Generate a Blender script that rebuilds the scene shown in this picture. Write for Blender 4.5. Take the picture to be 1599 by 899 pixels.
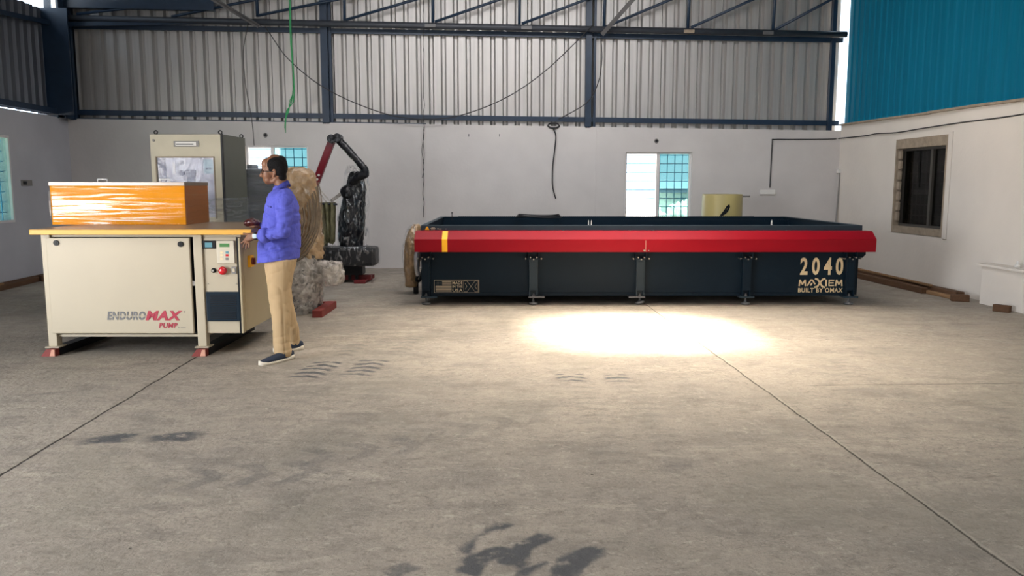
import bpy, bmesh, math, random
from mathutils import Vector, Matrix, noise
random.seed(7)
SC = bpy.context.scene
COL = SC.collection
for o in list(bpy.data.objects): bpy.data.objects.remove(o)

# ------------------------------------------------------------------ camera, world, sun, daylight, added fill, exposure
F, PITCH, YAW, EYE = 1250.0, math.radians(7.32), math.radians(2.25), 1.45
cam = bpy.data.objects.new('camera', bpy.data.cameras.new('camera')); COL.objects.link(cam)
cam.data.sensor_width = 36; cam.data.lens = 36 * F / 1599; cam.data.clip_end = 300
cam.location = (0, 0, EYE); cam.rotation_euler = (math.pi/2 - PITCH, 0, -YAW)
SC.camera = cam
SC.view_settings.view_transform = 'Standard'; SC.view_settings.look = 'None'
SC.view_settings.gamma = 1; SC.view_settings.use_curve_mapping = False
SC.view_settings.exposure = 0.0
w = bpy.data.worlds.new('world'); SC.world = w; w.use_nodes = True
w.node_tree.nodes['Background'].inputs[0].default_value = (.72, .86, 1, 1)
w.node_tree.nodes['Background'].inputs[1].default_value = 3.2

XL, XR, YB, YF, ROOF = -6.98, 6.35, 14.1, -6.0, 5.3      # the hall: side walls, back wall, front wall, roof
SUN_DIR = Vector((-0.22, 0.16, -1))
def lamp(name, kind, loc, energy, color, aim=None, size=None, size_y=None, angle=None):
    d = bpy.data.lights.new(name, kind); d.energy = energy; d.color = color
    if size: d.shape = 'RECTANGLE'; d.size = size; d.size_y = size_y
    if angle: d.angle = angle
    o = bpy.data.objects.new(name, d); COL.objects.link(o); o.location = loc
    o.rotation_euler = Vector(aim).to_track_quat('-Z', 'Y').to_euler()
    o['kind'] = 'helper'
    return o
lamp('sun', 'SUN', (0, 0, 20), 85, (1, .86, .66), SUN_DIR, angle=math.radians(13))
lamp('daylight_left_doorway', 'AREA', (XL + .06, 2.2, 1.75), 640, (.95, .97, 1), (1, 0, -.05), 4.0, 3.3)
lamp('front_fill', 'AREA', (1.6, YF + .06, 2.1), 65, (1, .96, .9), (0, 1, .0), 6.0, 4.0)  # added fill from behind the camera; the front wall has no doorway
lamp('skylight_over_table', 'AREA', (1.6, 7.6, 5.3), 185, (1, .88, .72), (0, 0, -1), 2.0, 2.0).data.spread = math.radians(75)
lamp('roof_fill_front', 'AREA', (.0, 2.6, 5.3), 190, (1, .95, .88), (0, 0, -1), 5.0, 2.4)  # added fill for the near floor, under closed roof
lamp('roof_fill_back', 'AREA', (.7, 10.2, 5.3), 275, (1, .97, .97), (0, 0.45, -1), 6.0, 1.2).data.spread = math.radians(160)  # added fill to brighten the back wall and sheeting, no roof opening here

# ------------------------------------------------------------------ measuring helpers
def _ray(px, py):
    u = (px - 799.5) / F; v = (449.5 - py) / F
    return (u, math.cos(PITCH) + v*math.sin(PITCH), -math.sin(PITCH) + v*math.cos(PITCH))
def to_room(p):
    c, s = math.cos(YAW), math.sin(YAW)
    return Vector((c*p[0] + s*p[1], -s*p[0] + c*p[1], p[2]))
def AT(px, py, d):                     # machine frame (parallel to the cutting table): point at distance d
    u, a, z = _ray(px, py); t = d / a
    return Vector((u*t, d, EYE + z*t))
def GR(px, py, z=0):
    u, a, zz = _ray(px, py); t = (z - EYE) / zz
    return Vector((u*t, a*t, z))
def WB(px, py, y=YB):                  # on the back wall
    u, a, z = _ray(px, py); r = to_room((u, a, z)); t = y / r.y
    return Vector((r.x*t, y, EYE + r.z*t))
def WS(px, py, x):                     # on a side wall
    u, a, z = _ray(px, py); r = to_room((u, a, z)); t = x / r.x
    return Vector((x, r.y*t, EYE + r.z*t))

# ------------------------------------------------------------------ materials
def mat(name, col, rough=.5, metal=0, var=.08, scale=6, bump=0, bscale=40, spec=.5, stretch=None, var2=None, coat=0):
    m = bpy.data.materials.new(name); m.use_nodes = True
    nt = m.node_tree; N = nt.nodes; L = nt.links; b = N['Principled BSDF']
    b.inputs['Roughness'].default_value = rough; b.inputs['Metallic'].default_value = metal
    b.inputs['Specular IOR Level'].default_value = spec
    b.inputs['Coat Weight'].default_value = coat
    tc = N.new('ShaderNodeTexCoord'); mp = N.new('ShaderNodeMapping'); L.new(tc.outputs['Object'], mp.inputs[0])
    if stretch: mp.inputs['Scale'].default_value = stretch
    nz = N.new('ShaderNodeTexNoise'); nz.inputs['Scale'].default_value = scale; nz.inputs['Detail'].default_value = 6
    L.new(mp.outputs[0], nz.inputs['Vector'])
    mx = N.new('ShaderNodeMix'); mx.data_type = 'RGBA'
    lo = [max(0, c*(1 - var*2)) for c in col]; hi = [min(1, c*(1 + var*2)) for c in col]
    if var2: lo = var2
    mx.inputs[6].default_value = (*lo, 1); mx.inputs[7].default_value = (*hi, 1)
    L.new(nz.outputs[0], mx.inputs[0]); L.new(mx.outputs[2], b.inputs['Base Color'])
    if bump:
        n2 = N.new('ShaderNodeTexNoise'); n2.inputs['Scale'].default_value = bscale; n2.inputs['Detail'].default_value = 4
        L.new(mp.outputs[0], n2.inputs['Vector'])
        bp = N.new('ShaderNodeBump'); bp.inputs['Strength'].default_value = bump; bp.inputs['Distance'].default_value = .02
        L.new(n2.outputs[0], bp.inputs['Height']); L.new(bp.outputs[0], b.inputs['Normal'])
    return m
def film(name, col, amount=.35, scale=9, rough=.12, stretch=(1, 1, 1), lo=.42, hi=.62, base=.12, gloss=False, bst=.9):
    """clear crinkled stretch wrap: transparent with glossy creases"""
    m = bpy.data.materials.new(name); m.use_nodes = True
    nt = m.node_tree; N = nt.nodes; L = nt.links; b = N['Principled BSDF']; out = N['Material Output']
    b.inputs['Base Color'].default_value = (*col, 1); b.inputs['Roughness'].default_value = rough
    b.inputs['Specular IOR Level'].default_value = .9
    tr = N.new('ShaderNodeBsdfTransparent'); mx = N.new('ShaderNodeMixShader')
    tc = N.new('ShaderNodeTexCoord'); mp = N.new('ShaderNodeMapping'); mp.inputs['Scale'].default_value = stretch
    L.new(tc.outputs['Object'], mp.inputs[0])
    nz = N.new('ShaderNodeTexNoise'); nz.inputs['Scale'].default_value = scale; nz.inputs['Detail'].default_value = 5
    nz.inputs['Distortion'].default_value = 1.2
    L.new(mp.outputs[0], nz.inputs['Vector'])
    mr = N.new('ShaderNodeMapRange'); mr.inputs[1].default_value = lo; mr.inputs[2].default_value = hi
    mr.inputs[3].default_value = base; mr.inputs[4].default_value = amount
    if gloss:
        N.remove(b); b = N.new('ShaderNodeBsdfGlossy'); b.inputs['Roughness'].default_value = rough; b.inputs[0].default_value = (*col, 1)
    L.new(nz.outputs[0], mr.inputs[0])
    bp = N.new('ShaderNodeBump'); bp.inputs['Strength'].default_value = bst; bp.inputs['Distance'].default_value = .03
    L.new(nz.outputs[0], bp.inputs['Height']); L.new(bp.outputs[0], b.inputs['Normal'])
    L.new(mr.outputs[0], mx.inputs[0]); L.new(tr.outputs[0], mx.inputs[1]); L.new(b.outputs[0], mx.inputs[2])
    L.new(mx.outputs[0], out.inputs[0])
    return m
def glass(name, tint, gloss=.06):
    m = bpy.data.materials.new(name); m.use_nodes = True
    nt = m.node_tree; N = nt.nodes; L = nt.links; out = N['Material Output']
    N.remove(N['Principled BSDF'])
    tr = N.new('ShaderNodeBsdfTransparent'); tr.inputs[0].default_value = (*tint, 1)
    g = N.new('ShaderNodeBsdfGlossy'); g.inputs['Roughness'].default_value = .03
    mx = N.new('ShaderNodeMixShader'); mx.inputs[0].default_value = gloss
    L.new(tr.outputs[0], mx.inputs[1]); L.new(g.outputs[0], mx.inputs[2]); L.new(mx.outputs[0], out.inputs[0])
    return m

def floor_material():
    m = bpy.data.materials.new('worn_concrete'); m.use_nodes = True
    nt = m.node_tree; N = nt.nodes; L = nt.links; b = N['Principled BSDF']
    tc = N.new('ShaderNodeTexCoord'); V = tc.outputs['Object']
    def noise_(scale, det=6, rough=.55, stretch=None, dist=0):
        v = V
        if stretch:
            mp = N.new('ShaderNodeMapping'); mp.inputs['Scale'].default_value = stretch; L.new(V, mp.inputs[0]); v = mp.outputs[0]
        n = N.new('ShaderNodeTexNoise'); n.inputs['Scale'].default_value = scale; n.inputs['Detail'].default_value = det
        n.inputs['Roughness'].default_value = rough; n.inputs['Distortion'].default_value = dist
        L.new(v, n.inputs['Vector']); return n.outputs[0]
    def mth(op, a, b_=None, c=None, clamp=False):
        n = N.new('ShaderNodeMath'); n.operation = op; n.use_clamp = clamp
        for i, x in enumerate((a, b_, c)):
            if x is None: continue
            if isinstance(x, (int, float)): n.inputs[i].default_value = x
            else: L.new(x, n.inputs[i])
        return n.outputs[0]
    def rng(x, a, b_, c=0, d=1, smooth=True):
        n = N.new('ShaderNodeMapRange'); n.interpolation_type = 'SMOOTHSTEP' if smooth else 'LINEAR'
        for i, q in zip((1, 2, 3, 4), (a, b_, c, d)): n.inputs[i].default_value = q
        L.new(x, n.inputs[0]); return n.outputs[0]
    def mix(f, a, c):
        n = N.new('ShaderNodeMix'); n.data_type = 'RGBA'
        if isinstance(f, (int, float)): n.inputs[0].default_value = f
        else: L.new(f, n.inputs[0])
        for i, q in ((6, a), (7, c)):
            if isinstance(q, tuple): n.inputs[i].default_value = (*q, 1)
            else: L.new(q, n.inputs[i])
        return n.outputs[2]
    sx = N.new('ShaderNodeSeparateXYZ'); L.new(V, sx.inputs[0]); X, Y = sx.outputs[0], sx.outputs[1]
    col = mix(rng(noise_(.55, 5, .6), .35, .68), (.300, .262, .222), (.375, .325, .268))
    col = mix(mth('MULTIPLY', rng(noise_(1.7, 8, .65, (1, 1.6, 1), .6), .46, .70), .80), col, (.205, .182, .158))
    col = mix(mth('MULTIPLY', rng(noise_(2.6, 8, .7, (.6, 1.3, 1), 1.0), .52, .72), .75), col, (.46, .405, .335))
    col = mix(mth('MULTIPLY', rng(noise_(9, 8, .7, (.7, 1.1, 1)), .48, .68), .55), col, (.185, .165, .142))
    col = mix(mth('MULTIPLY', rng(noise_(38, 5, .75), .56, .70), .55), col, (.15, .13, .11))
    col = mix(mth('MULTIPLY', rng(noise_(23, 6, .7, (1, 1, 1), 2), .62, .74), .35), col, (.52, .47, .40))
    col = mix(mth('MULTIPLY', rng(noise_(95, 4, .8), .52, .66), .42), col, (.14, .122, .10))
    col = mix(mth('MULTIPLY', rng(noise_(70, 4, .8, (1, 1, 1), 1), .56, .68), .40), col, (.50, .45, .38))
    col = mix(mth('MULTIPLY', rng(noise_(17, 6, .75, (.8, 1.1, 1), .8), .52, .64), .55), col, (.175, .155, .132))
    col = mix(mth('MULTIPLY', rng(noise_(21, 6, .75, (.8, 1.1, 1), .8), .54, .66), .50), col, (.50, .45, .375))
    col = mix(mth('MULTIPLY', rng(noise_(44, 5, .7), .54, .64), .45), col, (.155, .137, .115))
    scr = rng(mth('ABSOLUTE', mth('SUBTRACT', noise_(2.3, 5, .6, (1, 1.4, 1), 1.5), .5)), .010, .003)
    col = mix(mth('MULTIPLY', mth('MULTIPLY', scr, rng(noise_(1.1, 3), .52, .62)), .45), col, (.13, .115, .10))
    # small dark chips and cement specks
    vo = N.new('ShaderNodeTexVoronoi'); vo.inputs['Scale'].default_value = 2.4; L.new(V, vo.inputs['Vector'])
    speck = mth('MULTIPLY', rng(vo.outputs['Distance'], .022, .012), .75)
    col = mix(speck, col, (.06, .05, .045))
    v2 = N.new('ShaderNodeTexVoronoi'); v2.inputs['Scale'].default_value = 5.5; L.new(V, v2.inputs['Vector'])
    sc_ = N.new('ShaderNodeSeparateColor'); L.new(v2.outputs['Color'], sc_.inputs[0])
    chip = mth('MULTIPLY', rng(mth('ADD', v2.outputs['Distance'], mth('MULTIPLY', noise_(60, 3), .05)), .085, .055), rng(sc_.outputs[0], .70, .74))
    col = mix(mth('MULTIPLY', chip, .7), col, (.10, .085, .07))
    chip2 = mth('MULTIPLY', rng(mth('ADD', v2.outputs['Distance'], mth('MULTIPLY', noise_(40, 4), .12)), .14, .09), rng(sc_.outputs[1], .80, .84))
    col = mix(mth('MULTIPLY', chip2, .55), col, (.54, .49, .41))
    big = rng(noise_(.9, 6, .65, None, .8), .50, .66)
    col = mix(mth('MULTIPLY', big, .38), col, (.225, .205, .165))
    # tyre marks: a box of dark cross bars, soft at the border
    def mark(cx, cy, ang, ln, wd, freq, dark, skew=0., edge=.35, wob=.018):
        dx, dy = mth('SUBTRACT', X, cx), mth('SUBTRACT', Y, cy)
        c, s = math.cos(ang), math.sin(ang)
        u = mth('ADD', mth('MULTIPLY', dx, c), mth('MULTIPLY', dy, s))
        v = mth('SUBTRACT', mth('MULTIPLY', dy, c), mth('MULTIPLY', dx, s))
        wobn = mth('MULTIPLY', mth('SUBTRACT', noise_(4.5, 5, .6), .5), wob*6)
        u2 = mth('ADD', u, wobn); v2 = mth('ADD', v, wobn)
        mu = rng(mth('ABSOLUTE', u2), ln/2, ln/2*(1 - edge)); mv = rng(mth('ABSOLUTE', v2), wd/2, wd/2*(1 - edge))
        msk = mth('MULTIPLY', mu, mv)
        if freq:
            bars = mth('SINE', mth('MULTIPLY', mth('ADD', u2, mth('MULTIPLY', mth('ABSOLUTE', v2), skew)), freq*2*math.pi))
            msk = mth('MULTIPLY', msk, rng(bars, -.25, .55))
        return mth('MULTIPLY', mth('MULTIPLY', msk, rng(noise_(11, 6, .7), .28, .50)), dark)
    marks = [(-1.30, 6.28, 1.40, .72, .30, 8, 1.0, .5), (-.92, 6.33, 1.40, .66, .30, 8, .95, .5),
             (-1.15, 7.1, 1.45, .9, .22, 7, .34, .5), (-.7, 7.2, 1.45, 1.0, .22, 7, .34, .5),
             (.68, 5.93, 1.55, .28, .26, 9, .95, .4), (1.02, 5.90, 1.55, .26, .22, 9, .95, .4),
             (-2.13, 4.55, .2, .34, .20, 0, 1.0, 0, .6, .04), (-1.78, 4.58, .2, .38, .23, 0, 1.0, 0, .6, .04),
             (.20, 3.04, 2.55, .56, .36, 4.2, 1.0, .35, .2, .026), (.03, 2.94, 2.5, .40, .28, 4.4, 1.0, .3, .2, .026), (-.28, 2.86, 2.5, .3, .14, 4.6, .7, .3),
             (-1.15, 3.95, .15, 1.0, .38, 4.2, .42, .9), (-.65, 4.3, .3, .9, .34, 4.2, .36, .9),
             (-.1, 4.7, .5, 1.2, .34, 4.2, .28, .9), (1.03, 4.0, .2, .35, .22, 0, .42, 0, .9, .04),
             (.35, 5.2, .05, .7, .22, 0, .2, 0), (.72, 4.9, 1.57, 2.4, .26, 7, .20, .4), (1.06, 4.9, 1.57, 2.4, .22, 7, .18, .4),
             (2.95, 6.2, 1.35, .9, .2, 8, .22, .4), (-1.3, 4.9, 1.45, 4.4, .30, 5, .16, .6), (-.75, 5.2, 1.45, 4.0, .28, 5, .13, .6)]
    for k in marks: col = mix(mark(*k), col, (.085, .085, .088))
    # saw-cut joints
    wv = mth('MULTIPLY', mth('SUBTRACT', noise_(3.2, 6, .75), .5), .05)
    Xw = mth('ADD', X, wv)
    def joint(x0, wdt, lo=-20., hi=13.):
        d = mth('ABSOLUTE', mth('SUBTRACT', Xw, x0))
        return rng(d, wdt, wdt*.35)
    j1 = joint(-2.42, .011); j2 = joint(2.02, .008)
    light = rng(mth('ABSOLUTE', mth('SUBTRACT', Xw, 2.030)), .014, .004)
    col = mix(mth('MULTIPLY', light, .40), col, (.46, .41, .34))
    col = mix(mth('MULTIPLY', j1, .92), col, (.035, .03, .025)); col = mix(mth('MULTIPLY', j2, .85), col, (.06, .05, .04))
    yj = mth('ABSOLUTE', mth('SUBTRACT', mth('ADD', Y, wv), 5.62))
    j3 = mth('MULTIPLY', rng(yj, .010, .004), rng(X, 2.3, 2.6))
    col = mix(mth('MULTIPLY', j3, .8), col, (.06, .05, .04))
    tone = rng(mth('ADD', Y, mth('MULTIPLY', noise_(1.2), .05)), 5.70, 5.72)          # the next slab is a shade lighter
    col = mix(mth('MULTIPLY', mth('MULTIPLY', tone, rng(X, 2.0, 2.05)), .10), col, (.5, .44, .36))
    L.new(col, b.inputs['Base Color'])
    L.new(rng(noise_(3, 6, .7), .3, .7, .52, .78), b.inputs['Roughness']); b.inputs['Specular IOR Level'].default_value = .35
    h = mth('ADD', mth('MULTIPLY', noise_(30, 8, .72), .5), mth('MULTIPLY', noise_(7, 6, .6, None, .7), .8))
    h = mth('SUBTRACT', h, mth('ADD', j1, j2)); h = mth('SUBTRACT', h, speck)
    bp = N.new('ShaderNodeBump'); bp.inputs['Strength'].default_value = .85; bp.inputs['Distance'].default_value = .016
    L.new(h, bp.inputs['Height']); L.new(bp.outputs[0], b.inputs['Normal'])
    return m

M = {}
M['floor'] = floor_material()
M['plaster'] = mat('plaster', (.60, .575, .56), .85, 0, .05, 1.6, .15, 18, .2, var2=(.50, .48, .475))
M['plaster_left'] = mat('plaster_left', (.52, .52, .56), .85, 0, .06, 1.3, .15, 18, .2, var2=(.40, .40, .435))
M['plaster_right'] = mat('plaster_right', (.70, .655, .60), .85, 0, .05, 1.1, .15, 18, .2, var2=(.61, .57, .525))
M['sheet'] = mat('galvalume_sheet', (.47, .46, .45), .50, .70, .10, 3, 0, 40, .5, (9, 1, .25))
M['sheet_shaded'] = mat('shaded_blue_grey_sheet', (.13, .14, .165), .45, .6, .10, 3, 0, 40, .5, (1, 9, .25))  # left sheeting: colour darkened to stand in for the shade on that side
M['sheet_blue'] = mat('blue_sheet', (.003, .135, .235), .6, 0, .12, 3, .06, 8, .06, (1, 5, .2))
M['steel_navy'] = mat('navy_steel', (.012, .030, .062), .42, 0, .15, 6)
M['steel_grey'] = mat('grey_steel', (.050, .056, .070), .5, .2, .15, 6)
M['steel_pale'] = mat('pale_primer_steel', (.13, .13, .135), .5, .2, .15, 6)
M['alu'] = mat('white_aluminium', (.70, .68, .68), .4, .1, .03)
M['roof'] = mat('dull_roof', (.07, .075, .085), .7)
M['earth'] = mat('earth_outside', (.55, .5, .45), .9)
M['dark_room'] = mat('dark_room', (.022, .020, .019), .9)
M['cement'] = mat('raw_cement', (.30, .245, .185), .9, 0, .2, 12, .3)
M['glass_blue'] = glass('blue_tinted_glass', (.36, .52, .515))
M['glass_dark'] = glass('dark_glass', (.5, .49, .47), .05)
M['bars'] = mat('grille_iron', (.05, .50, 1.0), .5)
M['bars_dark'] = mat('dark_grille_iron', (.03, .028, .026), .5)
M['bronze'] = mat('dull_bronze_frame', (.055, .050, .044), .5)
M['cream'] = mat('cream_powder_coat', (.450, .390, .285), .45, 0, .03, 2)
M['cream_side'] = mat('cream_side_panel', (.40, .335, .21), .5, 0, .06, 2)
M['cream_old'] = mat('aged_cream_paint', (.50, .46, .34), .5, 0, .10, 3, var2=(.38, .35, .25))
M['olive'] = mat('olive_grey_paint', (.095, .10, .08), .5, 0, .12, 3)
M['black'] = mat('black_plastic', (.008, .009, .011), .4, spec=.2)
M['navy'] = mat('navy_powder_coat', (.0050, .0145, .026), .46, 0, .10, 3, spec=.16)
M['navy_rim'] = mat('slate_rim', (.026, .042, .056), .45, 0, .1, 4, spec=.2)
M['red'] = mat('red_guard', (.215, .0035, .010), .36, 0, .08, 3, .03, 5, .14, (.4, 1, 2))
M['yellow'] = mat('yellow_tape', (.90, .42, .005), .5)
M['bolt'] = mat('zinc_bolt', (.40, .37, .32), .35, .8)
M['letter'] = mat('ivory_lettering', (.78, .62, .38), .6, 0, .03)
M['letter_dim'] = mat('tan_lettering', (.52, .45, .33), .6, 0, .03)
M['red_letter'] = mat('crimson_lettering', (.38, .012, .040), .5, 0, .02)
M['grey_letter'] = mat('grey_lettering', (.13, .13, .135), .5, 0, .02)
M['orange_ply'] = mat('orange_plywood', (.72, .275, .003), .6, 0, .06, 3, 0, 30, .1, (1, 1, 14))
M['brown_ply'] = mat('brown_plywood', (.33, .12, .035), .5, 0, .08, 3, 0, 30, .4, (1, 1, 14))
M['lid'] = mat('grey_metal_edging', (.26, .22, .19), .35, .6)
M['top_edge'] = mat('ochre_edge_band', (.70, .37, .045), .45, 0, .04)
M['top_wood'] = mat('brown_table_top', (.30, .21, .135), .35, 0, .12, 3, 0, 30, .5, (1, 6, 1))
M['screen_green'] = mat('green_display', (.06, .21, .06), .3)
M['screen_blue'] = mat('blue_display', (.10, .27, .33), .3)
M['red_button'] = mat('red_button', (.55, .01, .018), .25, coat=.5)
M['keypad'] = mat('ivory_keypad', (.56, .51, .40), .45, 0, .02)
M['wood'] = mat('rough_brown_timber', (.115, .060, .032), .8, 0, .25, 4, .4, 30, .3, (8, .7, 8))
M['wood_light'] = mat('split_tan_timber', (.26, .15, .075), .8, 0, .25, 4, .4, 30, .3, (8, .7, 8))
M['red_paint'] = mat('red_painted_block', (.20, .026, .020), .6, 0, .2, 9)
M['pink_wood'] = mat('fresh_cut_wood', (.60, .30, .21), .7)
M['maroon'] = mat('maroon_boom', (.17, .006, .016), .35, 0, .1, 5)
M['film'] = film('clear_stretch_wrap', (.62, .57, .52), .78, 12, .10, (1, 1, 1), .36, .64, .34)
M['film_h'] = film('banded_stretch_wrap', (.9, .9, .9), .20, 3.2, .045, (.35, .6, 10), .47, .66, .003, True, .20)
M['film_grey'] = film('cloudy_stretch_wrap', (.30, .33, .36), .50, 5, .22, (.5, .5, 4), .42, .66, .14)
M['film_dark'] = film('creased_clear_film', (.85, .88, .92), .55, 13, .1, (1.2, 1.2, .45), .52, .68, .02, True)
M['film_warm'] = film('thin_clear_film', (.9, .85, .78), .34, 14, .1, (1, 1, .6), .54, .70, .01, True)
M['kraft'] = mat('brown_wrap_paper', (.42, .275, .14), .36, 0, .30, 9, 1.0, 20, .8, var2=(.13, .085, .05))
M['grey_bag'] = mat('grey_blue_sheet', (.23, .25, .275), .55, 0, .15, 4, .4, 9, .5, (1, 1, 2))
M['black_wrap'] = mat('black_wrapped_steel', (.0055, .006, .009), .28, 0, .3, 9, .9, 14, .5)
M['hose'] = mat('grey_brown_hose', (.20, .155, .11), .22, 0, .3, 8)
M['khaki'] = mat('khaki_cloth', (.29, .275, .165), .9, 0, .48, 9, .6, 16, .1)
M['tank'] = mat('translucent_ochre_tank', (.43, .36, .15), .35, 0, .08, 3, 0, 30, .5, (1, 1, .15))
M['cable'] = mat('black_cable', (.012, .012, .014), .5)
M['green'] = mat('green_twine', (.03, .30, .10), .6)
M['white_plastic'] = mat('white_plastic', (.70, .69, .66), .5, 0, .02)
M['grey_plastic'] = mat('grey_plastic', (.22, .21, .20), .5)
M['skin'] = mat('skin', (.195, .088, .047), .48, 0, .10, 16, .08, 90, .4)
M['hair'] = mat('black_hair', (.006, .0055, .006), .6, 0, .3, 60, .5, 160, .12)
M['shirt'] = mat('violet_blue_cotton', (.105, .117, .52), .8, 0, .05, 5, .55, 20, .15, (1, 1, 1.6))
M['chino'] = mat('khaki_chinos', (.47, .335, .19), .85, 0, .06, 5, .30, 9, .2, (1, 1, .45))
M['shoe'] = mat('navy_knit', (.010, .020, .045), .8, 0, .2, 60, .3, 160)
M['sole'] = mat('ivory_sole', (.72, .66, .55), .6, 0, .03)
M['eye'] = mat('eye_white', (.6, .57, .53), .3)
M['darkred'] = mat('dark_red_gloss', (.07, .012, .014), .18, 0, .5, 20, .8, 30, .8)
M['building_blue'] = mat('blue_far_roof', (.10, .14, .22), .8)
M['building_white'] = mat('white_far_wall', (.75, .75, .75), .8)

# ------------------------------------------------------------------ mesh helpers
def box(bm, a, b, bev=0):
    x0, x1 = sorted((a[0], b[0])); y0, y1 = sorted((a[1], b[1])); z0, z1 = sorted((a[2], b[2]))
    g = bmesh.ops.create_cube(bm, size=1, matrix=Matrix.Translation(((x0+x1)/2, (y0+y1)/2, (z0+z1)/2)) @ Matrix.Diagonal((x1-x0, y1-y0, z1-z0, 1)))
    if bev:
        es = list({e for v in g['verts'] for e in v.link_edges})
        bmesh.ops.bevel(bm, geom=es, offset=bev, segments=2, affect='EDGES', profile=.6)
    return bm
def bar(bm, p, q, wd, th, up=(0, 1, 0)):            # rectangular bar from p to q; th along `up`
    p, q = Vector(p), Vector(q); d = (q-p); ln = d.length; d.normalize()
    u = Vector(up); s = d.cross(u).normalized(); u = s.cross(d).normalized()
    m = Matrix((s, u, d)).transposed().to_4x4(); m.translation = (p+q)/2
    bmesh.ops.create_cube(bm, size=1, matrix=m @ Matrix.Diagonal((wd, th, ln, 1)))
def tube(bm, pts, r, seg=8, cap=True):
    pts = [Vector(p) for p in pts]; rs = r if isinstance(r, (list, tuple)) else [r]*len(pts)
    rings = []; n = None
    for i, p in enumerate(pts):
        t = (pts[min(i+1, len(pts)-1)] - pts[max(i-1, 0)]).normalized()
        if n is None: n = t.orthogonal().normalized()
        else: n = (n - t*n.dot(t)).normalized()
        b_ = t.cross(n)
        rings.append([bm.verts.new(p + (n*math.cos(a) + b_*math.sin(a))*rs[i]) for a in (2*math.pi*k/seg for k in range(seg))])
    for a, b_ in zip(rings, rings[1:]):
        for k in range(seg): bm.faces.new((a[k], a[(k+1) % seg], b_[(k+1) % seg], b_[k]))
    if cap: bm.faces.new(rings[0][::-1]); bm.faces.new(rings[-1])
def smooth_path(pts, n=8):
    pts = [Vector(p) for p in pts]; out = []
    for i in range(len(pts)-1):
        p0, p1, p2, p3 = pts[max(i-1, 0)], pts[i], pts[i+1], pts[min(i+2, len(pts)-1)]
        for k in range(n):
            t = k/n
            out.append(.5*((2*p1) + (p2-p0)*t + (2*p0-5*p1+4*p2-p3)*t*t + (3*p1-p0-3*p2+p3)*t**3))
    return out + [pts[-1]]
def cyl(bm, p, q, r, r2=None, seg=24): tube(bm, [p, q], [r, r if r2 is None else r2], seg)
def lathe(bm, c, prof, seg=32):                     # prof: (radius, z)
    rings = [[bm.verts.new((c[0]+r*math.cos(2*math.pi*k/seg), c[1]+r*math.sin(2*math.pi*k/seg), c[2]+z)) for k in range(seg)] for r, z in prof]
    for a, b_ in zip(rings, rings[1:]):
        for k in range(seg): bm.faces.new((a[k], a[(k+1) % seg], b_[(k+1) % seg], b_[k]))
    bm.faces.new(rings[0][::-1]); bm.faces.new(rings[-1])
def ell(bm, c, r, rot=None, seg=20):
    m = Matrix.Translation(c) @ (rot.to_4x4() if rot else Matrix.Identity(4)) @ Matrix.Diagonal((*r, 1))
    bmesh.ops.create_uvsphere(bm, u_segments=seg, v_segments=seg//2+2, radius=1, matrix=m)
def prism(bm, poly, axis, a, b):                    # closed polygon of 2-D points swept along an axis from a to b
    def P(p, t): return {'x': (t, p[0], p[1]), 'y': (p[0], t, p[1]), 'z': (p[0], p[1], t)}[axis]
    A = [bm.verts.new(P(p, a)) for p in poly]; B = [bm.verts.new(P(p, b)) for p in poly]; n = len(poly)
    bm.faces.new(A); bm.faces.new(B[::-1])
    for k in range(n): bm.faces.new((A[k], B[k], B[(k+1) % n], A[(k+1) % n]))
def loft(bm, rings, seg=28, cap=True):              # rings: (centre, rx, ry) horizontal ellipses, optional power
    R_ = []
    for c, rx, ry in rings:
        R_.append([bm.verts.new((c[0]+rx*math.cos(a), c[1]+ry*math.sin(a), c[2])) for a in (2*math.pi*k/seg for k in range(seg))])
    for a, b_ in zip(R_, R_[1:]):
        for k in range(seg): bm.faces.new((a[k], a[(k+1) % seg], b_[(k+1) % seg], b_[k]))
    if cap: bm.faces.new(R_[0][::-1]); bm.faces.new(R_[-1])
def limb(bm, pts, rs, seg=16):                      # rounded tapering chain for blending
    pts = [Vector(p) for p in pts]
    for (p, r), (q, s) in zip(zip(pts, rs), zip(pts[1:], rs[1:])):
        if (q-p).length > 1e-5: tube(bm, [p, q], [r, s], seg)
    for p, r in zip(pts, rs): ell(bm, p, (r, r, r), None, seg)
ORG = {}
def B(): return bmesh.new()
def obj(name, bm, m, parent=None, org=None, cam_frame=True, smooth=False):
    """one mesh object; a child keeps its thing's origin"""
    o_ = ORG[parent.name] if parent else Vector(org if org is not None else (0, 0, 0))
    bmesh.ops.recalc_face_normals(bm, faces=bm.faces)
    bmesh.ops.translate(bm, verts=bm.verts, vec=-o_)
    me = bpy.data.meshes.new(name); bm.to_mesh(me); bm.free()
    return obj_me(name, me, m, parent, o_, cam_frame, smooth)
def obj_me(name, me, m, parent, o_, cam_frame=True, smooth=False):
    me.materials.clear(); me.materials.append(m)
    if smooth:
        for p in me.polygons: p.use_smooth = True
    o = bpy.data.objects.new(name, me); COL.objects.link(o)
    if parent: o.parent = parent
    else:
        o.location = to_room(o_) if cam_frame else o_
        if cam_frame: o.rotation_euler = (0, 0, -YAW)
    ORG[o.name] = o_
    return o
def tag(o, label=None, cat=None, group=None, kind=None):
    if label: o['label'] = label
    if cat: o['category'] = cat
    if group: o['group'] = group
    if kind: o['kind'] = kind
    return o
def thing(name, label, cat, org, group=None, cam_frame=True):
    o = bpy.data.objects.new(name, None); COL.objects.link(o); org = Vector(org)
    o.location = to_room(org) if cam_frame else org
    if cam_frame: o.rotation_euler = (0, 0, -YAW)
    o.empty_display_size = .1; ORG[o.name] = org
    return tag(o, label, cat, group)
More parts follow.
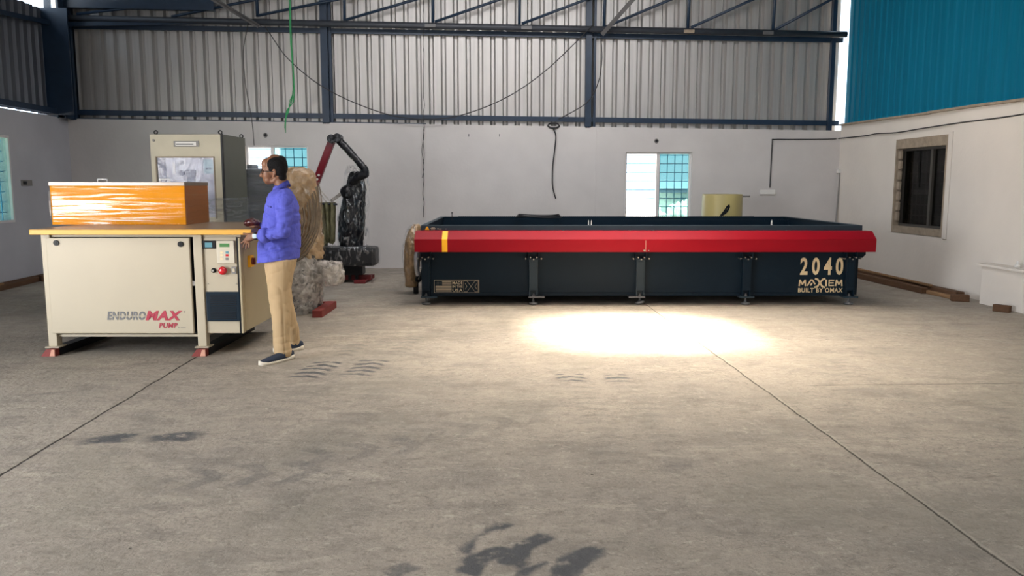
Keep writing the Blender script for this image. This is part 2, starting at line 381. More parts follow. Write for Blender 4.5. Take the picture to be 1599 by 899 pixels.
def blend(name, bm, m, parent, voxel=.01, smooth=4, disp=None, org=None, cam_frame=True):
    """fuse overlapping shapes into one continuous skin"""
    o_ = ORG[parent.name] if parent else Vector(org)
    bmesh.ops.translate(bm, verts=bm.verts, vec=-o_)
    me = bpy.data.meshes.new(name); bm.to_mesh(me); bm.free()
    t = bpy.data.objects.new('tmp', me); COL.objects.link(t)
    r = t.modifiers.new('r', 'REMESH'); r.mode = 'VOXEL'; r.voxel_size = voxel
    s = t.modifiers.new('s', 'SMOOTH'); s.factor = .5; s.iterations = smooth
    dg = bpy.context.evaluated_depsgraph_get(); dg.update()
    out = bpy.data.meshes.new_from_object(t.evaluated_get(dg))
    bpy.data.objects.remove(t)
    if disp:
        out.update()
        nrm = [v.normal.copy() for v in out.vertices]
        for v, n in zip(out.vertices, nrm):
            d = 0
            for amp, sc in disp:
                q = Vector((v.co.x*sc[0], v.co.y*sc[1], v.co.z*sc[2]))
                k = noise.noise(q); d += -amp*max(0, 1-abs(k)/.22)**1.5 if len(sc) == 4 else (amp*(1 - 2*abs(k)) if amp > 0 else -amp*k)
            v.co += n*d
    return obj_me(name, out, m, parent, o_, cam_frame, True)
def text_mesh(s, size, sx=1, bold=0, shear=0, ext=.0015, spacing=1):
    c = bpy.data.curves.new('t', 'FONT'); c.body = s; c.size = size; c.offset = bold; c.shear = shear
    c.extrude = ext; c.space_character = spacing; c.resolution_u = 4
    o = bpy.data.objects.new('t', c); COL.objects.link(o)
    dg = bpy.context.evaluated_depsgraph_get(); dg.update()
    me = bpy.data.meshes.new_from_object(o.evaluated_get(dg)); bpy.data.objects.remove(o)
    bm = bmesh.new(); bm.from_mesh(me); bpy.data.meshes.remove(me)
    bmesh.ops.scale(bm, vec=(sx, 1, 1), verts=bm.verts)
    return bm
def text_on_front(s, x0, x1, z0, z1, y, **k):
    """lettering fitted in a rectangle on a face that looks to the front"""
    bm = text_mesh(s, 1, **k)
    xs = [v.co.x for v in bm.verts]; ys = [v.co.y for v in bm.verts]; a, b_, c, d = min(xs), max(xs), min(ys), max(ys)
    for v in bm.verts:
        v.co = Vector((x0 + (v.co.x-a)/(b_-a)*(x1-x0), y - v.co.z, z0 + (v.co.y-c)/(d-c)*(z1-z0)))
    return bm
def strokes(bm, lines, wd, x0, z0, sx, sz, y, th=.002):
    """flat strokes in a 0..1 square"""
    for ln in lines:
        P = [Vector((x0+p[0]*sx, y, z0+p[1]*sz)) for p in ln]
        for p, q in zip(P, P[1:]):
            d = (q-p).normalized()*wd*.25
            bar(bm, p-d, q+d, wd, th, (0, 1, 0))

# ------------------------------------------------------------------ the hall
def S(name, bm, m, label=None, parent=None, smooth=False):
    o = obj(name, bm, m, parent, (0, 0, 0), False, smooth)
    if not parent: o['kind'] = 'structure'
    if label: o['label'] = label
    return o
def wall_panel(plane, at, th, u0, u1, top, holes, bottom=0):
    """wall with openings; plane 'y' (spans x) or 'x' (spans y); top(u) gives the height; th outward"""
    bm = B(); us = sorted({u0, u1, *[h[0] for h in holes], *[h[1] for h in holes]})
    us = [u for u in us if u0 <= u <= u1]
    zs = sorted({bottom, 99, *[h[2] for h in holes], *[h[3] for h in holes]})
    def P(u, z, t):
        z = top(u) if z == 99 else z
        return (u, at+t, z) if plane == 'y' else (at+t, u, z)
    def solid(i, j):
        if not (0 <= i < len(us)-1 and 0 <= j < len(zs)-1): return False
        cu = (us[i]+us[i+1])/2; cz = (zs[j]+min(zs[j+1], top(cu)))/2
        return not any(h[0] < cu < h[1] and h[2] < cz < h[3] for h in holes)
    for i in range(len(us)-1):
        for j in range(len(zs)-1):
            if not solid(i, j): continue
            a, b_, c, d = us[i], us[i+1], zs[j], zs[j+1]
            for t in (0, th): bm.faces.new([bm.verts.new(P(*q, t)) for q in ((a, c), (b_, c), (b_, d), (a, d))])
            for (di, dj), (p, q) in (((-1, 0), ((a, c), (a, d))), ((1, 0), ((b_, c), (b_, d))), ((0, -1), ((a, c), (b_, c))), ((0, 1), ((a, d), (b_, d)))):
                if not solid(i+di, j+dj):
                    bm.faces.new([bm.verts.new(P(*r, t)) for r, t in ((p, 0), (q, 0), (q, th), (p, th))])
    bmesh.ops.remove_doubles(bm, verts=bm.verts, dist=1e-4)
    return bm
bm = B(); box(bm, (XL-.3, YF-.3, -.2), (XR+.3, YB+.3, 0)); S('floor', bm, M['floor'], 'worn grey brown concrete floor with two sawn joints and black tyre marks')
bm = B(); box(bm, (-60, YB+.31, -.22), (60, 120, -.12)); box(bm, (-60, -40, -.22), (XL-.31, 120, -.12)); box(bm, (XR+3, -40, -.22), (60, 120, -.12))
S('exterior_ground', bm, M['earth'])
# back wall, plastered to 2.5 m with two windows
bl, br = WB(105, 185), WB(1313, 204)
def back_top(u): return bl.z + (br.z-bl.z)*(u-bl.x)/(br.x-bl.x)
def rect(tl, brr, y=YB): a, b_ = WB(*tl), WB(*brr); return (a.x, b_.x, b_.z, a.z)
W2 = rect((977, 237), (1078, 347)); W2 = (W2[0], W2[1], .80, W2[3])
W1 = (WB(383, 228).x, WB(481, 229).x, .88, WB(430, 227).z)
S('wall_back', wall_panel('y', YB, .23, XL-.23, XR+.23, back_top, [W1, W2]), M['plaster'])
lt = WS(0, 168, XL).z; LW = (WS(15, 230, XL).y-1.25, WS(14, 230, XL).y, .90, WS(15, 212, XL).z)
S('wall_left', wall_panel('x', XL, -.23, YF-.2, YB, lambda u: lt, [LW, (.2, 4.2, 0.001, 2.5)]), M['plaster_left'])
ra, rb = WS(1316, 196, XR), WS(1599, 157, XR)
def right_top(u): return ra.z + (rb.z-ra.z)*(u-ra.y)/(rb.y-ra.y)
RW = (WS(1477, 300, XR).y, WS(1396, 300, XR).y, WS(1440, 367, XR).z, WS(1440, 214, XR).z)
S('wall_right', wall_panel('x', XR, .23, YF-.2, YB, right_top, [RW]), M['plaster_right'])
S('wall_front', wall_panel('y', YF, -.23, XL-.23, XR+.23, lambda u: ROOF, []), M['plaster'])

# corrugated sheeting above the walls
def corrugated(u0, u1, z0, z1, pitch, depth, P, pan=.56, fl=.13, minor=True):
    """trapezoid sheet; the grooves point away from the hall"""
    prof = []; n = int((u1-u0)/pitch)+1
    for k in range(n):
        a = u0 + k*pitch
        f_ = pitch*(1-pan-2*fl); w_ = pitch*fl
        prof += [(a, 0), (a+pitch*pan*.30, 0)]
        if minor: prof += [(a+pitch*pan*.33, .004), (a+pitch*pan*.38, .004), (a+pitch*pan*.41, 0), (a+pitch*pan*.64, 0), (a+pitch*pan*.67, .004), (a+pitch*pan*.72, .004), (a+pitch*pan*.75, 0)]
        prof += [(a+pitch*pan, 0), (a+pitch*pan+w_, depth), (a+pitch*pan+w_+f_, depth), (a+pitch*(1)-.0005, 0)]
    prof = [p for p in prof if p[0] <= u1]; prof.append((u1, prof[-1][1]))
    bm = B(); A = [bm.verts.new(P(u, z0(u), d)) for u, d in prof]; C_ = [bm.verts.new(P(u, z1(u), d)) for u, d in prof]
    for k in range(len(prof)-1): bm.faces.new((A[k], A[k+1], C_[k+1], C_[k]))
    return bm
YS = YB + .13
sx0, sx1 = WB(112, 100, YS).x - .25, WB(1309, 100, YS).x
S('wall_back_upper', corrugated(sx0, sx1, lambda u: back_top(u)-.02, lambda u: ROOF+.1, .2125, .06, lambda u, z, d: (u, YS+d, z), .55, .13, False), M['sheet'])
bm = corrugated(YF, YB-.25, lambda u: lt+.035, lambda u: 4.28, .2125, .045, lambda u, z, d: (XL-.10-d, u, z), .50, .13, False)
S('wall_left_upper', bm, M['sheet_shaded'])
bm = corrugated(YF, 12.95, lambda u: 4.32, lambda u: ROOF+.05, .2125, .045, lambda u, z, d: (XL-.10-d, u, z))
S('wall_left_top', bm, M['sheet_shaded'])
bm = corrugated(YF, YB+.02, lambda u: right_top(u)+.02, lambda u: ROOF+.1, .19, .018, lambda u, z, d: (XR+.05+d, u, z), .55, .12, False)
S('wall_right_upper', bm, M['sheet_blue'])
# roof with one open bay that lets the sun in
hc = Vector((1.60, 7.85, 0)) - SUN_DIR*(ROOF/abs(SUN_DIR.z))
hx0, hx1, hy0, hy1 = hc.x-.65, hc.x+.65, hc.y-.68, hc.y+.68
bm = B()
for a, b_ in (((XL-.6, YF-.6), (hx0, YB+.6)), ((hx1, YF-.6), (XR+.6, YB+.6)), ((hx0, YF-.6), (hx1, hy0)), ((hx0, hy1), (hx1, YB+.6))):
    box(bm, (*a, ROOF+.1), (*b_, ROOF+.14))
S('ceiling', bm, M['roof'])
# flashing on the wall heads
bm = B()
for k in range(9):
    y0, y1 = YB-.05 - k*1.4, YB-.05-(k+1)*1.4
    bar(bm, (XR-.012, y0, right_top(y0)+.012), (XR-.02, y1, right_top(y1)+.012+random.uniform(-.012, .012)), .03, .10, (1, 0, 0))
S('trim_1', bm, M['cement'])
bm = B(); bar(bm, (XL-.02, YF, lt+.09), (XL-.02, YB-.3, lt+.09), .09, .07, (1, 0, 0)); S('trim_2', bm, M['steel_navy'])
bm = B(); p, q = WB(932, 200), WB(932, 345); bar(bm, (p.x, YB-.006, p.z), (p.x, YB-.006, .02), .018, .014, (0, 1, 0)); S('trim_3', bm, M['plaster'])
p = WS(1481, 300, XR); bm = B(); box(bm, (XR-.025, YF, .0), (XR+.01, p.y-.07, right_top(p.y)-.04)); S('trim_4', bm, M['plaster_right'])
# steel girts and columns
def girt(l, r, y, th, nm, m):
    a, b_ = WB(*l, y), WB(*r, y); d = (b_-a)/(b_.x-a.x); a = a + d*(XL+.05-a.x)
    bm = B(); bar(bm, a, b_, th, .05, (0, 1, 0)); S(nm, bm, m)
girt((120, 175.5), (1309, 192.5), YB+.09, .085, 'trim_5', M['steel_navy'])
girt((113, 41), (1316, 63), YB+.09, .08, 'trim_6', M['steel_navy'])
bm = B(); bar(bm, (bl.x, YB+.1, bl.z+.012), (WB(665, 196).x, YB+.1, back_top(WB(665, 196).x)+.012), .02, .06, (0, 1, 0)); S('trim_7', bm, M['steel_navy'])
def i_column(px0, px1, y, dep, m, name='column', py=100, label=None):
    a, b_ = WB(px0, py, y).x, WB(px1, py, y).x; z0 = back_top(a)-.02; bm = B()
    box(bm, (a, y, z0), (b_, y+.012, ROOF+.1)); box(bm, (a, y+dep-.012, z0), (b_, y+dep, ROOF+.1)); c = (a+b_)/2
    box(bm, (c-.006, y+.012, z0), (c+.006, y+dep-.012, ROOF+.1)); return S(name, bm, m, label)
i_column(501, 512, YB+.0, .1, M['steel_navy'], label='navy steel column between the first and second sheeting bays')
bm = B(); x = WB(516, 100, YB+.06).x; box(bm, (x-.025, YB+.05, back_top(x)), (x+.025, YB+.1, ROOF+.1)); S('column', bm, M['steel_navy'])
i_column(915, 924, YB+.0, .1, M['steel_navy'], label='navy steel column above the long red table')
bm = B(); x = WB(929, 100, YB+.06).x; box(bm, (x-.02, YB+.05, back_top(x)), (x+.02, YB+.1, ROOF+.1)); S('column', bm, M['steel_navy'])
bm = B(); x = WB(1300, 100, YB+.04).x; box(bm, (x-.035, YB+.02, back_top(x)), (x+.035, YB+.1, ROOF+.1)); S('column', bm, M['steel_navy'], 'navy steel post beside the bright corner gap')
bm = B(); xa, xb = XL-.02, WB(113, 100, YB-.02).x                                   # the heavy corner stanchion
box(bm, (xa-.08, YB-.32, lt-.02), (xb-.14, YB-.30, ROOF+.1)); box(bm, (xa-.08, YB+.06, lt-.02), (xb, YB+.12, ROOF+.1))
box(bm, (xa+.12, YB-.3, lt-.02), (xa+.14, YB+.06, ROOF+.1)); box(bm, (xb-.10, YB-.02, lt-.02), (xb, YB+.1, ROOF+.1))
box(bm, (XL-.30, YB-.36, lt+.03), (xa+.3, YB-.33, 4.30)); box(bm, (XL-.20, YB-.33, lt-.02), (XL-.14, YB+.15, 4.3))
S('column', bm, M['steel_navy'], 'dark navy steel stanchion in the far left corner')
bm = B(); a, b_ = WS(0, 19, XL-.02), WS(70, 34, XL-.02); d = (b_-a)/(b_.y-a.y)
bar(bm, a + d*(YF-a.y), b_ + d*(YB-.3-b_.y), .07, .06, (1, 0, 0)); S('trim_8', bm, M['steel_navy'])

# lattice truss in front of the sheeting
YT = YB - .08
tr = thing('roof_truss', 'long navy lattice truss running across the top of the back sheeting', 'truss', (0, YT, 4), None, False)
def TP(px, py, y=YT): return WB(px, py, y)
def member(name, p, q, r, m, sq=False):
    bm = B()
    if sq: bar(bm, p, q, r*2, r*1.2, (0, 1, 0))
    else: tube(bm, [p, q], r, 10)
    return obj(name, bm, m, tr, None, False, not sq)
member('bottom_chord', TP(90, 28), TP(1322, 54), .054, M['steel_grey'])
for a, b_ in (((538, 32), (537, -60)), ((676, 35), (676, -60)), ((811, 38), (812, -60)), ((943, 42), (947, -60)), ((1074, 46), (1079, -60)), ((1207, 48), (1214, -60)), ((402, 26), (399, -60))):
    member('post', TP(*a), TP(*b_), .026, M['steel_navy'])
for a, b_ in (((404, 24), (660, -28)), ((540, 31), (770, -36)), ((679, 34), (900, -42)), ((815, 37), (1030, -44)), ((946, 42), (1150, -44)), ((1079, 43), (1275, -46)), ((1211, 46), (1390, -50)), ((268, 26), (520, -25)), ((120, 22), (400, -10))):
    member('diagonal', TP(*a), TP(*b_), .024, M['steel_navy'])
member('haunch', TP(95, 4), TP(335, 9), .085, M['steel_navy'], True)
member('haunch', TP(105, 38), TP(400, 33), .035, M['steel_navy'], True)
tr2 = tr
for a, b_, lab in (((322, -8, YT-.9), (404, 41, YT-.06), 'grey angle brace running down to the truss at upper left'), ((1000, -14, YT-.9), (940, 54, YT-.06), 'pale grey angle brace bolted to the truss at the middle column')):
    p, q = WB(*a), WB(*b_); bm = B(); bar(bm, p, q, .07, .008, (0, 1, 0))
    bar(bm, p+Vector((.035, .035, 0)), q+Vector((.035, .035, 0)), .008, .07, (0, 1, 0))
    o = obj('brace', bm, M['steel_pale'], None, (p+q)/2, False); tag(o, lab, 'steel brace', 'angle braces of the truss')
for px, py in ((822, 44), (1075, 50), (1198, 52), (672, 41)):                                        # flaking paint at the nodes
    p = TP(px, py); bm = B(); box(bm, p+Vector((-.09, -.062, -.03)), p+Vector((.09, -.05, .03)), .004); obj('gusset', bm, M['steel_pale'] if px != 1075 else M['cement'], tr, None, False)

# windows -----------------------------------------------------------
def wall_window(name, u0, u1, z0, z1, bars_u, bars_z, P, split, glass_m, label, open_left=True, panes='right', depth=.09, fr=.035, open_pos=True, bar_m=None):
    """sliding window; P(u, z, d) maps to the wall, d outward"""
    root = bpy.data.objects.new(name, None); COL.objects.link(root); org = Vector(P((u0+u1)/2, z0, depth)); root.location = org
    ORG[root.name] = org; root['kind'] = 'structure'; root['label'] = label
    def pb(bm, a, b_): box(bm, P(*a), P(*b_))
    bm = B(); d0, d1 = depth-.04, depth+.03
    pb(bm, (u0, z0, d0), (u0+fr, z1, d1)); pb(bm, (u1-fr, z0, d0), (u1, z1, d1)); pb(bm, (u0+fr, z0, d0), (u1-fr, z0+fr, d1)); pb(bm, (u0+fr, z1-fr, d0), (u1-fr, z1, d1))
    if split: pb(bm, (split-.028, z0+fr, d0+.005), (split+.028, z1-fr, d1-.005))
    obj('window_frame', bm, M['alu'] if bar_m is None else M['bronze'], root, None, False)
    a, b_ = (split, u1) if panes == 'right' else ((u0, split) if panes == 'left' else (u0, u1))
    bm = B(); pb(bm, (a+.02, z0+fr, depth), (b_-fr+.005, z1-fr, depth+.005)); obj('pane', bm, glass_m, root, None, False)
    bm = B(); g0 = depth+.07
    for u in bars_u: pb(bm, (u-.006, z0, g0), (u+.006, z1, g0+.012))
    for z in bars_z: pb(bm, (u0, z-.006, g0+.012), (u1, z+.006, g0+.024))
    obj('grille', bm, bar_m or M['bars'], root, None, False)
    return root
PB = lambda u, z, d: (u, YB+d, z)
def window_back(name, R_, split, label):
    n = 8; us = [split+.02 + (R_[1]-split-.05)*(k+.25)/4 for k in range(4)]; zs = [R_[3]-.05-.152*k for k in range(9)]
    r = wall_window(name, *R_, us, [z for z in zs if z > R_[2]], PB, split, M['glass_blue'], label)
    return r
def grille_fix(r): pass
window_back('window_1', W1, WB(424, 240).x, 'white sliding window behind the man with blue tinted right half')
window_back('window_2', W2, WB(1028, 290).x, 'white sliding window behind the red table, left half open')
PLf = lambda u, z, d: (XL-d, u, z)
wall_window('window_3', *LW, [LW[0]+.14*k for k in range(1, 9)], [LW[2]+.15*k for k in range(1, 9)], PLf, LW[1]-.62, M['glass_blue'], 'sliding window on the shaded left wall at the edge of the photo', panes='both', depth=.03)
# right wall window: deep cement reveal and a dark room behind
PR_ = lambda u, z, d: (XR+d, u, z)
r4 = wall_window('window_4', RW[0]+.05, RW[1]-.03, RW[2]+.10, RW[3]-.14, [RW[0]+.05+.115*k for k in range(1, 12)], [RW[2]+.1+.16*k for k in range(1, 8)], PR_, RW[0]+.55, M['glass_dark'], 'dark barred window with raw cement reveal on the right wall', panes='both', depth=.12, bar_m=M['bars_dark'])
bm = B()
y0, y1, z0, z1 = RW
for a, b_ in (((XR-.012, y0+.0, z1-.14), (XR+.2, y1, z1)), ((XR-.012, y0, z0), (XR+.2, y1, z0+.10)), ((XR-.012, y1-.03, z0+.1), (XR+.2, y1, z1-.14)), ((XR-.012, y0, z0+.1), (XR+.2, y0+.05, z1-.14))): box(bm, a, b_)
for k in range(7): box(bm, (XR+.02, y1-.10, z0+.18+.155*k), (XR+.055, y1-.02, z0+.30+.155*k), .004)
obj('window_reveal', bm, M['cement'], r4, None, False)
bm = B(); box(bm, (XR-.02, y0-.10, z0-.02), (XR+.02, y0, z1+.03), .006); obj('window_casing', bm, M['plaster_right'], r4, None, False)
bm = B()
for a, b_ in (((XR+2.6, y0-1, -.1), (XR+2.7, y1+1, 2.6)), ((XR+.24, y0-1, -.1), (XR+2.6, y0-.9, 2.6)), ((XR+.24, y1+.9, -.1), (XR+2.6, y1+1, 2.6)), ((XR+.24, y0-1, 2.5), (XR+2.6, y1+1, 2.6)), ((XR+.24, y0-1, -.1), (XR+2.6, y1+1, -.02))): box(bm, a, b_)
S('wall_side_room', bm, M['dark_room'])
# outside, seen through the windows
bm = B(); box(bm, (0, 42, -.1), (26, 50, 1.3)); o = S('exterior_shed', bm, M['building_white'])
bm = B(); prism(bm, [(41.9, 1.05), (50.6, 1.05), (50.6, 1.5), (46, 1.75), (41.9, 1.28)], 'x', -.4, 26.4); S('exterior_shed_roof', bm, M['building_blue'])
for k, (x, y, r, lab) in enumerate(((5.6, 30, .80, 'white heap outside, behind the left edge of the tinted pane above the table'), (6.75, 32.5, .66, 'smaller white heap outside, behind the middle of the tinted pane'), (7.7, 29.5, .78, 'white heap outside, behind the right edge of the tinted pane'), (6.2, 26, .45, 'low white heap outside, nearest to the back window'))):
    bm = B(); bmesh.ops.create_icosphere(bm, subdivisions=4, radius=1)
    for v in bm.verts: v.co = Vector((x, y, -.12)) + Vector((v.co.x*r, v.co.y*r, max(-.1, v.co.z)*r*1.25)) * (1 + .5*noise.noise(v.co*2.1 + Vector((k*7, 0, 0))) + .2*noise.noise(v.co*6))
    o = obj('heap', bm, M['building_white'], None, (x, y, -.12), False); tag(o, lab, 'heap', 'white heaps outside')

# ------------------------------------------------------------------ the cutting table
Y0 = 9.75
mc = thing('cutting_table', 'long navy water tank cutting table with red front guard in the middle of the hall', 'cutting machine', (1.57, Y0, 0))
XA, XB, YD, ZB, ZR = -1.09, 4.235, 12.45, .115, .967
bm = B(); t = .03
box(bm, (XA, Y0, ZB), (XB, Y0+t, ZR-.05)); box(bm, (XA, YD-t, ZB), (XB, YD, ZR)); box(bm, (XA, Y0+t, ZB), (XA+t, YD-t, ZR)); box(bm, (XB-t, Y0+t, ZB), (XB, YD-t, ZR)); box(bm, (XA+t, Y0+t, ZB), (XB-t, YD-t, ZB+.03))
box(bm, (XA+.06, Y0-.012, ZB-.012), (XB-.06, Y0+.02, ZB+.025), .004)
obj('tank', bm, M['navy'], mc)
bm = B(); box(bm, (XA-.015, Y0-.03, ZR-.075), (XB+.015, Y0+.05, ZR), .006)
box(bm, (XA-.015, Y0+.05, ZR-.01), (XA+.045, YD, ZR+.002), .003); box(bm, (XB-.045, Y0+.05, ZR-.01), (XB+.015, YD, ZR+.002), .003)
obj('rim', bm, M['navy_rim'], mc)
bm = B()
for yy, dz in ((YD-.06, .012), (YD-.35, -.03), (YD-.7, -.12), (YD-1.1, -.15), (YD-1.6, -.15), (YD-2.1, -.15)):
    n = 150; x0, x1 = (XA+.26, XB-.5) if dz > 0 else (XA+.05, XB-.05); st = (x1-x0)/n
    poly = [(x0, ZR-.25)] + [q for k in range(n) for q in ((x0+k*st, ZR+dz-.011), (x0+(k+.5)*st, ZR+dz))] + [(x1, ZR+dz-.011), (x1, ZR-.25)]
    prism(bm, poly, 'y', yy, yy+.006)
obj('slat_bed', bm, M['navy'], mc)
# red guard: sloping upper face, crease, lower face
zt, zc, zb = .905, .818, .668
bm = B(); poly = [(Y0-.22, zt+.002), (Y0-.35, zc), (Y0-.345, zb), (Y0-.03, zb), (Y0-.03, zt+.002)]
prism(bm, poly, 'x', -1.148, 4.285)
bmesh.ops.bevel(bm, geom=[e for e in bm.edges if abs(e.verts[0].co.x-e.verts[1].co.x) > 1], offset=.004, segments=2, affect='EDGES')
g = obj('front_guard', bm, M['red'], mc)
tag(g, 'red sheet metal guard along the front')
bm = B(); x0, x1 = AT(690, 380, 9.4).x, AT(698.5, 380, 9.4).x
prism(bm, [(Y0-.2215, zt+.003), (Y0-.3522, zc+.001), (Y0-.3475, zb+.002), (Y0-.342, zb+.002), (Y0-.346, zc-.004), (Y0-.22, zt-.002)], 'x', x0, x1); obj('tape_stripe', bm, M['yellow'], g)
bm = B(); box(bm, (AT(1008.5, 380, 9.4).x-.0015, Y0-.3495, zb+.006), (AT(1008.5, 380, 9.4).x+.0015, Y0-.346, zc-.006)); obj('guard_joint', bm, M['letter_dim'], g)
for px in (1006, 1013):
    p = AT(px, 391, 9.4); bm = B(); cyl(bm, (p.x, Y0-.36, p.z), (p.x, Y0-.34, p.z), .010 if px == 1006 else .007, seg=10); obj('bolt', bm, M['bolt'], g)
for px in (775, 880, 985, 1022, 1127, 1231):
    p = AT(px, 360, Y0-.2); bm = B(); lathe(bm, (p.x, Y0-.13, zt), [(.009, 0), (.009, .005), (.004, .008)], 10); obj('bolt', bm, M['bolt'], g)
# legs with bolted clamp, foot flange and levelling foot
for k, (px, fl) in enumerate(((665, 1), (833, 1), (1000, -1), (1166, 0), (1328, 0))):
    x = AT(px, 430, Y0-.06).x; bm = B()
    box(bm, (x-.053, Y0-.075, ZB+.06), (x+.053, Y0-.005, .56), .006)
    box(bm, (x-.036, Y0-.082, ZB+.10), (x+.036, Y0-.075, .53), .002)
    box(bm, (x-.053, Y0-.075, ZB-.01), (x-.036, Y0-.005, ZB+.06)); box(bm, (x+.036, Y0-.075, ZB-.01), (x+.053, Y0-.005, ZB+.06)); box(bm, (x-.036, Y0-.03, ZB-.01), (x+.036, Y0-.005, ZB+.06))
    leg = obj('leg', bm, M['navy_rim'] if 0 < k < 3 else M['navy'], mc)
    bm = B()
    box(bm, (x-.072, Y0-.09, .555), (x+.072, Y0-.0, .575), .004); box(bm, (x-.068, Y0-.085, .575), (x-.055, Y0, zb+.02), .003); box(bm, (x+.055, Y0-.085, .575), (x+.068, Y0, zb+.02), .003); box(bm, (x-.055, Y0-.03, .575), (x+.055, Y0-.005, zb+.02))
    br_ = obj('bracket', bm, M['navy'], leg)
    for dx, dz in ((-.095, .567), (-.038, .582), (0, .56), (.038, .582), (.095, .567)):
        bm = B(); cyl(bm, (x+dx, Y0-.112, dz), (x+dx, Y0-.01, dz), .0085, seg=8); obj('bolt', bm, M['bolt'], leg)
    bm = B(); a, b_ = {1: (x-.06, x+.135), -1: (x-.145, x+.055), 0: (x-.09, x+.09)}[fl]
    box(bm, (a, Y0-.11, ZB-.026), (b_, Y0+.02, ZB-.008), .003); obj('foot_flange', bm, M['steel_pale'] if k in (1, 2) else M['navy_rim'], leg)
    bm = B(); cyl(bm, (x, Y0-.045, .03), (x, Y0-.045, ZB+.02), .012, seg=10); cyl(bm, (x, Y0-.045, ZB-.008), (x, Y0-.045, ZB+.006), .024, seg=6)
    tl = .014 if k == 2 else 0
    lathe(bm, (x, Y0-.045, 0), [(.05, 0), (.058, .012), (.05, .028), (.02, .036), (.012, .05)], 18)
    if tl:
        for v in bm.verts:
            if v.co.z < .045: v.co.z = max(0, v.co.z + (v.co.x-x)*.22 + .0128)
    obj('levelling_foot', bm, M['steel_pale'], leg)
for xx in (XA+.1, 1.57, XB-.1):
    bm = B(); lathe(bm, (xx, YD-.1, 0), [(.06, 0), (.06, .03), (.015, .04), (.015, ZB+.01)], 14); obj('levelling_foot', bm, M['navy'], mc)
bm = B(); x = AT(1340, 405, Y0+.3).x; prism(bm, [(XB, .72), (XB+.13, .72), (XB+.13, .60), (XB+.09, .56), (XB, .56)], 'y', Y0+.1, Y0+.5); obj('side_bracket', bm, M['navy'], mc)
# lettering on the tank
YP = Y0 - .0025
def fr(px0, px1, py0, py1): a, b_ = AT(px0, py1, YP), AT(px1, py0, YP); return a.x, b_.x, a.z, b_.z
r = fr(1249, 1318, 402, 429)
cw = (r[1]-r[0])/4
for i, ch in enumerate('2040'):
    w_ = cw*(.70 if ch != '4' else .74); x0 = r[0]+i*(r[1]-r[0]-cw*.72)/3
    obj('lettering', text_on_front(ch, x0, x0+w_, r[2], r[3], YP, bold=.030), M['letter'], mc)
x0, x1, z0, z1 = fr(1247, 1316, 437, 446); bm = B(); W_ = x1-x0; H_ = z1-z0; sw = .017
def st(a, b_, ls, wd=sw): strokes(bm, ls, wd, x0+a*W_, z0, (b_-a)*W_, H_, YP)
st(.00, .17, [[(.08, 0), (.16, 1), (.5, .25), (.84, 1), (.92, 0)]])
st(.20, .38, [[(0, .05), (.42, 1), (.60, 1), (.95, .3)], [(.55, .42), (.42, .1)]])
st(.38, .60, [[(-.02, 1.22), (.22, 1.1), (.47, .5), (.22, -.15), (-.05, -.25)]], .022)
st(.37, .59, [[(1.02, 1.22), (.78, 1.1), (.51, .5), (.78, -.15), (1.02, -.25)]], .022)
st(.60, .65, [[(.5, 0), (.5, 1)]], .022)
st(.68, .80, [[(1, .96), (.1, .96), (.1, .04), (1, .04)], [(.1, .5), (.9, .5)]], .015)
st(.83, 1.0, [[(.08, 0), (.16, 1), (.5, .25), (.84, 1), (.92, 0)]])
obj('lettering', bm, M['letter'], mc)
obj('lettering', text_on_front('BUILT BY OMAX', *fr(1246, 1316, 449.5, 456.5), YP, bold=.02, spacing=1.12), M['letter'], mc)
# flag panel
x0, x1, z0, z1 = fr(678, 748, 437, 457); bm = B(); W_ = x1-x0; H_ = z1-z0; e = .004
for a, b_ in (((x0, z0), (x1, z0+e)), ((x0, z1-e), (x1, z1)), ((x0, z0), (x0+e, z1)), ((x1-e, z0), (x1, z1))): box(bm, (a[0], YP-.001, a[1]), (b_[0], YP+.001, b_[1]))
fx0, fx1 = x0+.03*W_, x0+.39*W_; n = 7; hh = H_*.80/13
for k in range(n):
    zz = z0+H_*.10+k*2*hh; a = fx0 if k < 4 else x0+.18*W_
    box(bm, (a, YP-.001, zz), (fx1, YP+.001, zz+hh))
for i in range(5):
    for j in range(4): box(bm, (fx0+.01*W_+i*.027*W_, YP-.001, z0+H_*(.55+j*.09)), (fx0+.01*W_+i*.027*W_+.003, YP+.001, z0+H_*(.55+j*.09)+.003))
xs = .66
strokes(bm, [[(0, 0), (0, 1), (.22, 1), (.5, .5), (.22, 0), (0, 0)], [(1, 0), (1, 1), (.78, 1), (.5, .5), (.78, 0), (1, 0)], [(.1, .25), (.22, .5), (.1, .78)], [(.9, .25), (.78, .5), (.9, .78)], [(.22, 1), (.78, 0)], [(.78, 1), (.22, 0)]], .004, x0+xs*W_, z0+H_*.08, W_*.32, H_*.84, YP)
pl = obj('flag_emblem', bm, M['letter_dim'], mc)
for s, a, b_ in (('MADE', .66, .90), ('IN THE', .40, .58), ('USA', .08, .32)):
    obj('lettering', text_on_front(s, x0+.41*W_, x0+.635*W_, z0+H_*a, z0+H_*b_, YP, bold=.02, spacing=1.1), M['letter_dim'], mc)
